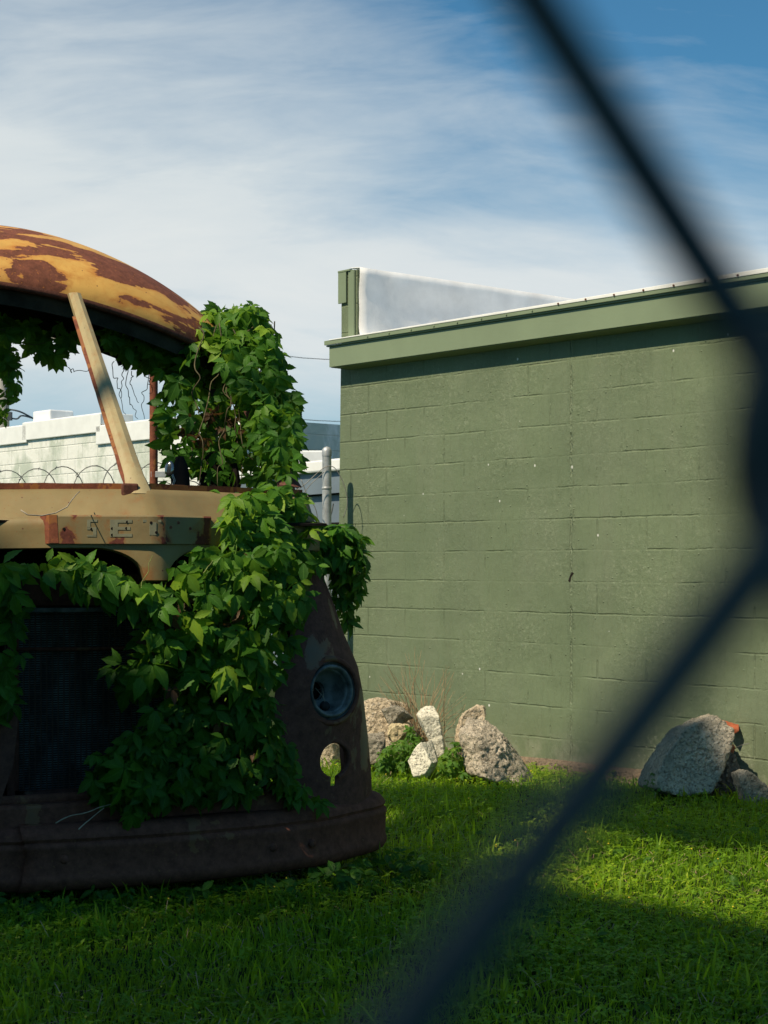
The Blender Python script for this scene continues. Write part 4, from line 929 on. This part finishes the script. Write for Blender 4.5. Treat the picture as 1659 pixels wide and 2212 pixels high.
# blue-grey metal shed behind the post
q0=V(470,1000,20.); sb=empty('metal_shed',(0,0,0),0,'blue grey sided shed with white gutter beyond the galvanised post','building')
def quadbox(m,p0,p1,z0,z1,t=.1):
    p0,p1=np.array(p0),np.array(p1); e=p1-p0; e/=np.linalg.norm(e); n=np.array([-e[1],e[0]])*t
    b=[(*p0,z0),(*p1,z0),(*(p1+n),z0),(*(p0+n),z0)]; m.hexa(b,[(x,y,z1) for x,y,_ in b]); return m
A_=V(440,1008,21.0); B_=V(780,1010,18.0)
m=MB(); quadbox(m,A_[:2],B_[:2],0,V(600,1022,19.5)[2],4.0); m.build('wall',M['bluewall'],sb)
for k_ in range(2):
    m=MB(); off=np.array([-.02,-.03]); zc=V(600,1075+60*k_,19.5)[2]; quadbox(m,A_[:2]+off,B_[:2]+off,zc-.012,zc+.006,.02); m.build('siding_seam',M['inner'],sb)
m=MB(); off=np.array([-.06,-.14]); zt=V(600,1006,19.5)[2]; quadbox(m,A_[:2]+off,B_[:2]+off,zt-.13,zt,.15); m.build('gutter',M['whitemetal'],sb,bevel=.02)
m=MB(); off=np.array([-.03,-.08]); quadbox(m,A_[:2]+off,B_[:2]+off,zt-.36,zt-.13,.1); m.build('fascia',M['bluewall'],sb)
m=MB(); p=V(655,990,21); m.box((p[0],p[1],p[2]-.0),(.7,.5,.16)); m.box((p[0]+.0,p[1],p[2]-.25),(.5,.4,.5)); tag(m.build('roof_vent',M['whitemetal'],bevel=.02),'low white roof vent box on the metal shed','vent')
rr=empty('red_roof_house',tuple(V(740,1000,34)),0,'distant house with a rust red roof past the fence post','house')
p=V(735,997,34); m=MB(); m.hexa([(-1.4,-1.4,p[2]-.5),(2.4,-1.4,p[2]-.5),(2.4,2.6,p[2]-.5),(-1.4,2.6,p[2]-.5)],[(-1.2,.6,p[2]+.02),(2.2,.6,p[2]+.05),(2.2,.7,p[2]+.05),(-1.2,.7,p[2]+.02)]); rr.location=(p[0],p[1],0); m.build('roof',M['redroof'],rr)
m=MB(); m.box((.5,.6,(p[2]-.5)/2),(3.4,3.4,p[2]-.5)); m.build('wall',M['stucco'],rr)
# fence line with post and coiled barbed wire
FY=12.55
fp=empty('fence_post',tuple(V(706,1500,FY)*np.array([1,1,0])),0,'galvanised steel fence post with domed cap beside the building corner','fence post')
ptop=V(706,966,FY)[2]; m=MB(); m.tube([(0,0,-.05),(0,0,ptop-.03)],.0335,20); m.build('pipe',M['galv'],fp,smooth=True,auto=50)
m=MB(); m.lathe([(.0365,-.045),(.0365,-.012),(.033,.004),(.022,.018),(0,.026)],(0,0,ptop-.02),(0,0,1),20); m.build('cap',M['galv'],fp,smooth=True); m=MB(); m.lathe([(.0335,-.01),(.0365,-.008),(.0365,.008),(.0335,.01)],(0,0,ptop-.30),(0,0,1),20); m.build('collar',M['galv'],fp,smooth=True)
def coil(name,A,B,r,pitch,zc,label,ph=0,squash=1):
    A,B=np.array(A),np.array(B); L_=np.linalg.norm(B-A); e=(B-A)/L_; nrm=np.array([-e[1],e[0]]); turns=L_/pitch; n=int(turns*26)
    P=[];barb=[]
    for i in range(n+1):
        t_=i/26*2*math.pi+ph; s=L_*i/n
        rr_=r*(1+.04*math.sin(i*.37)); lat=rr_*math.cos(t_); hh=rr_*math.sin(t_)*squash
        s2=s+.42*r*math.cos(t_)
        P.append([A[0]+e[0]*s2+nrm[0]*lat*.75,A[1]+e[1]*s2+nrm[1]*lat*.75,zc+hh])
    m=MB(); m.tube(P,.0048,5)
    for i in range(2,n,4):
        p=np.array(P[i]); 
        for _ in range(2):
            v=rng.normal(0,1,3); v/=np.linalg.norm(v); m.tube([p-v*.018,p+v*.018],.0022,4)
        tg=np.array(P[i])-np.array(P[i-1]); tg/=np.linalg.norm(tg); m.tube([p-tg*.009,p+tg*.009],.006,5)
    o=m.build(name,M['wirebarb'],smooth=False); return tag(o,label,'barbed wire','coils of barbed wire above the back fence')
pa=V(706,1100,FY)[:2]
coil('barbed_wire_coil',V(-160,1050,17.5)[:2],V(345,1050,15.2)[:2],.30,.42,V(100,1013,16.4)[2]-.30,'loose coil of barbed wire in front of the pale wall, seen through the windscreen')
coil('barbed_wire_coil',V(345,1050,15.2)[:2],V(650,1050,12.9)[:2],.28,.55,V(640,1000,13)[2]-.32,'barbed wire coil running behind the creeper column',1.0)
P=[V(x,y,FY-.05) for x,y in((640,1060),(660,1045),(690,1018),(705,1008),(722,1010),(738,1035),(748,1065),(750,1090),(742,1118))]
m=MB(); m.tube(smooth_path(np.array(P),6),.0034,6); m.tube(smooth_path(np.array([V(x,y,FY-.1) for x,y in((650,1035),(665,1072),(682,1100),(688,1140))]),6),.0034,6); m.tube(smooth_path(np.array([V(x,y,FY-.1) for x,y in((640,1090),(668,1050),(700,1020))]),6),.003,6)
tag(m.build('barbed_wire_loop',M['wirebarb'],smooth=True),'single looping barbed wire strand wrapped round the galvanised post','barbed wire')
rp_=empty('rusty_pole',tuple(V(332,1500,14.0)*np.array([1,1,0])),0,'slim orange rusted steel pole standing behind the windscreen','pole')
m=MB(); m.tube([(0,0,0),(0,0,1.6),(0,0,V(332,790,14.)[2])],.034,14); m.build('pipe',M['brightrust'],rp_,smooth=True,auto=60)
m=MB(); m.box((.09,-.02,V(332,1025,14)[2]),(.22,.02,.05)); m.build('bracket',M['galv'],rp_,bevel=.004)
up_=empty('utility_pole',tuple(V(4,1500,33)*np.array([1,1,0])),0,'pale weathered utility pole at the far left edge','utility pole')
m=MB(); m.tube([(0,0,0),(0,0,7.2)],[.17,.12],14); m.build('pole',M['wood'],up_,smooth=True,auto=60)
m=MB(); m.box((.35,-.1,V(4,728,33)[2]),(1.7,.1,.1)); m.build('crossarm',M['wood'],up_)
for zq in(905,955):
    m=MB(); m.box((.17,-.1,V(4,zq-55,33)[2]),(.09,.09,.16)); m.build('insulator',M['cable'],up_)
def cable(pts,Y,r,label):
    P=smooth_path(np.array([V(x,y,Yq) for (x,y),Yq in zip(pts,Y)]),6); m=MB(); m.tube(P,r,6); tag(m.build('power_line',M['cable'],smooth=True),label,'power line','overhead lines behind the wreck')
cable([(4,890),(20,885),(45,890),(85,908),(130,904),(200,908),(330,925),(700,1000)],[33,33,33,34,34,35,38,45],.018,'wavy overhead cable drooping from the pole to the pale building')
cable([(4,898),(35,905),(50,898),(95,912),(150,935),(300,960)],[33,33,33,34,35,38],.016,'lower overhead cable just above the white coping at left')
cable([(380,700),(610,768),(900,780)],[60,60,60],.013,'highest faint overhead line crossing the sky beside the creeper')
cable([(380,860),(640,905),(900,912)],[60,60,60],.013,'middle faint overhead line left of the green building')
cable([(500,940),(650,972),(735,982),(900,1000)],[45,45,45,45],.022,'lowest overhead line meeting the green building above the post')

# ------------------------------------------------------------------ chain-link fence right in front of the lens
def chain(name,cx,cz,nl,nr,nd,nu,W,H,r,depth,mat,par,seg=6,ns=8):
    """each wire zigzags between two columns; corners hook round the neighbour's"""
    PV=[];PQ=[];k=0; a=np.arange(ns)*2*np.pi/ns
    prof=[];                         # one straight leg from left knuckle (row j) to right knuckle (row j+1)
    for i in range(-nl,nr):
        P=[]
        for j in range(-nd,nu+1):
            right=((j+i)%2==1)
            x=cx+(i+ (1 if right else 0))*W/2; z=cz+j*H/2; sg=1 if right else -1
            for dz,dx,dy in((-7,-.6,-.6),(-4.5,.9,-.5),(-1.5,1.5,-.2),(1.5,1.5,.2),(4.5,.9,.5),(7,-.6,.6)):
                P.append((x+sg*dx*.001,dy*r*1.3*sg,z+dz*.001))
        P=np.array(P); q0=P[:,0]-cx; q1=P[:,2]-cz; cr,sr=math.cos(R(-3.2)),math.sin(R(-3.2)); P[:,0]=cx+q0*cr-q1*sr; P[:,2]=cz+q0*sr+q1*cr; D=np.array([depth(p[0],p[2]) for p in P]); P[:,1]+=D
        T=np.gradient(P,axis=0); T/=np.linalg.norm(T,axis=1)[:,None]; u=np.cross(T,np.array([0,1.,0])); u/=np.linalg.norm(u,axis=1)[:,None]; w=np.cross(T,u)
        Rg=P[:,None]+r*(np.cos(a)[None,:,None]*u[:,None]+np.sin(a)[None,:,None]*w[:,None]); n=len(P)
        PV.append(Rg.reshape(-1,3)); idx=np.arange((n-1)*ns).reshape(n-1,ns); nx_=np.roll(idx,-1,1)
        PQ.append(np.stack([idx,nx_,nx_+ns,idx+ns],-1).reshape(-1,4)+k); k+=n*ns
    return fast_mesh(name,np.concatenate(PV),np.concatenate(PQ),mat,par,True)
FD=.118
def fdepth(x,z): 
    return FD+.007*math.tanh((z-1.335)/.02)
kx=(1684-829.5)*K*FD; kz=CH+(HZ-962)*K*FD
cf=empty('chain_link_fence',(0,FD,0),0,'dark coated chain-link fence close to the lens, its blurred wires crossing the view','fence')
cf.location=(0,0,0)
chain('wire_mesh',kx,kz,20,20,18,12,.0885,.150,.00225,fdepth,M['vinyl'],cf)
m=MB(); zt=kz+12*.075; m.tube([(-1.3,FD+.05,zt),(1.4,FD+.05,zt)],.021,14); m.build('top_rail',M['vinyl'],cf,smooth=True)
for x in(-1.25,1.35):
    m=MB(); m.tube([(x,FD+.06,-.3),(x,FD+.06,zt+.06)],.03,14); m.build('post',M['vinyl'],cf,smooth=True)

# ------------------------------------------------------------------ unseen building and trees added to shape the shade
TE=1.2; sa=np.array([.74,.672]); su=np.array([.672,-.74])
def auz(a,u): return sa*a+su*u
nb1=empty('added_shade_building',(0,0,0),0,'tan stucco building added out of view to the left to shade the lawn','building')  # unseen, its blocks shaped to cut the sun off the foreground
def blk(m,a0,a1,u0,u1,z1):
    b=[(*auz(a,u),0) for a,u in((a0,u0),(a0,u1),(a1,u1),(a1,u0))]; m.hexa(b,[(x,y,z1) for x,y,_ in b])
m=MB(); blk(m,-10,-6.0,-8.4,-5.33,5.52+6*TE); m.build('wall',M['stucco'],nb1,bevel=.03)
m=MB(); blk(m,-10,-6.0,-5.31,-5.0,6.7+6*TE); m.build('shade_tower',M['stucco'],nb1,bevel=.03)  # added height that only extends the shade beside the bumper
m=MB(); blk(m,-10,-6.0,-4.98,3.0,6.27+6*TE); m.build('shade_wing',M['stucco'],nb1,bevel=.03)
def added_shade_tree(a_,u_,w_,rad,dens,label):  # unseen crown placed as a sun blocker, with a trunk under it
    q=auz(a_,u_); zc=w_-a_*TE; tr=empty('added_shade_tree',(*q,0),0,label,'tree','unseen trees added on the left for their shade')
    n=dens; pos=rng.normal(0,.5,(n,3)); pos/=np.maximum(1,np.linalg.norm(pos,axis=1))[:,None]; pos*=np.array(rad)
    sx=pos[:,0].copy(); pos[:,0],pos[:,1]=pos[:,0]*su[0]+pos[:,1]*sa[0], sx*su[1]+pos[:,1]*sa[1]
    pos+=np.array([0,0,zc]); nor=rng.normal(0,1,(n,3))+np.array([0,0,.6])
    leaves('crown',pos,nor,.08+.05*rng.random(n),M['leaf'],tr,rng.random(n)*.6,spin=2)
    m=MB(); m.tube([(0,0,0),(.05,0,zc*.4),(0,.05,zc*.8),(0,0,zc)],[.14,.11,.07,.03],10)
    for i in range(9):
        g=i*.9; z0=zc-1.2+.12*i; m.tube([(0,0,z0),(.3*math.cos(g),.3*math.sin(g),z0+.4),(.6*math.cos(g),.6*math.sin(g),z0+.7)],[.03,.02,.01],6)
    m.build('trunk',M['stem'],tr,smooth=True)
added_shade_tree(-5.0,-5.2,8.80,(.88,.7,.60),2900,'dense leafy tree added out of view to shade the lawn, nearer to the camera')
added_shade_tree(-4.2,-6.2,9.34,(.36,.5,.26),900,'slender leafy tree added out of view to shade the slab, farther from the camera than the dense one')

# ------------------------------------------------------------------ sun, sky, camera
sd=Vector((-sa[0],-sa[1],TE)).normalized()
sl=bpy.data.lights.new('sun','SUN'); sl.energy=4.6; sl.angle=R(.55); sl.color=(1,.87,.66)
so=bpy.data.objects.new('sun',sl); COL.objects.link(so); so.rotation_euler=sd.to_track_quat('Z','Y').to_euler(); so.location=(-6,-6,8)
wd=bpy.data.worlds.new('World'); SC.world=wd; wd.use_nodes=True; t=NT.__new__(NT); t.m=None; t.t=wd.node_tree; t.t.nodes.clear(); t._co=None
t.out=t.n('ShaderNodeOutputWorld')
sky=t.n('ShaderNodeTexSky'); sky.sky_type='NISHITA'; sky.sun_disc=False; sky.sun_elevation=math.atan(TE); sky.sun_rotation=math.atan2(sd.x,sd.y); sky.air_density=1.0; sky.dust_density=.6; sky.ozone_density=2.0
vec=t.co('Generated'); s=t.sep(vec)
el=s[2]
den=t.math('ADD',t.math('MAXIMUM',el,0),.5)
px_=t.math('DIVIDE',s[0],den); py_=t.math('DIVIDE',s[1],den)
pv=t.n('ShaderNodeCombineXYZ',i_0=px_,i_1=py_,i_2=0.0).outputs[0]
warp=t.noise(pv,1.1,3,.5,out=1)
wv=t.n('ShaderNodeMix',data_type='VECTOR'); t.put(wv.inputs[0],.22); t.put(wv.inputs[4],pv); t.put(wv.inputs[5],warp); pw=wv.outputs[1]
st1=t.noise(t.map(pw,(1.0,2.0,1),(0,0,R(-38))),2.9,7,.55,.25)
st2=t.noise(t.map(pw,(1.6,5.0,1),(0,0,R(-48)),(3,1,0)),4.6,7,.6,.3)
big=t.noise(t.map(pv,(1,1,1),(0,0,0),(1.3,.4,0)),.9,3,.5)
# more cirrus to the left and at mid height, clear blue towards upper right
side=t.math('MULTIPLY',s[0],-1.15)
hb=t.ramp(el,[(.0,.30),(.05,.42),(.09,.80),(.17,.84),(.25,.52),(.33,.20),(.6,.0)])
dens=t.math('ADD',t.math('ADD',t.math('MULTIPLY',t.math('SUBTRACT',st1,.2),1.15),t.math('MULTIPLY',t.math('SUBTRACT',st2,.2),.62)),t.math('ADD',t.math('MULTIPLY',big,.45),t.math('ADD',hb,side)))
cl=t.ramp(t.math('SUBTRACT',dens,.86),[(-.0,0),(.36,.46),(.74,.9),(1.0,1)])
front=t.ramp(s[1],[(.15,0),(.75,1)])
cl=t.math('MULTIPLY',cl,t.math('MULTIPLY_ADD',front,.92,.05))
skyc=t.mix(1,sky.outputs[0],(.72,1.50,1.72,1),'MULTIPLY')
cc=t.ramp(el,[(.0,(5,8,11)),(.072,(6.6,9.8,11.8)),(.12,(14.9,15.1,14.8)),(.22,(14.0,14.7,14.5))])
colr=t.mix(t.math('MULTIPLY',cl,.96),skyc,cc)
bg=t.n('ShaderNodeBackground'); t.put(bg.inputs[0],colr); bg.inputs[1].default_value=.05; t.t.links.new(bg.outputs[0],t.out.inputs[0])

cam=bpy.data.cameras.new('camera'); co=bpy.data.objects.new('camera',cam); COL.objects.link(co); SC.camera=co
co.location=(0,0,CH); co.rotation_euler=(R(90),0,0)
cam.sensor_fit='HORIZONTAL'; cam.sensor_width=36; cam.lens=36/(1659*K); cam.shift_y=(HZ-1106)/1659; cam.clip_start=.01; cam.clip_end=2000
cam.dof.use_dof=True; cam.dof.focus_distance=8.0; cam.dof.aperture_fstop=(cam.lens/1000)/.0044
SC.view_settings.view_transform='Standard'; SC.view_settings.look='None'; SC.view_settings.exposure=.15; SC.view_settings.gamma=1
SC.cycles.max_bounces=6; SC.cycles.use_denoising=True
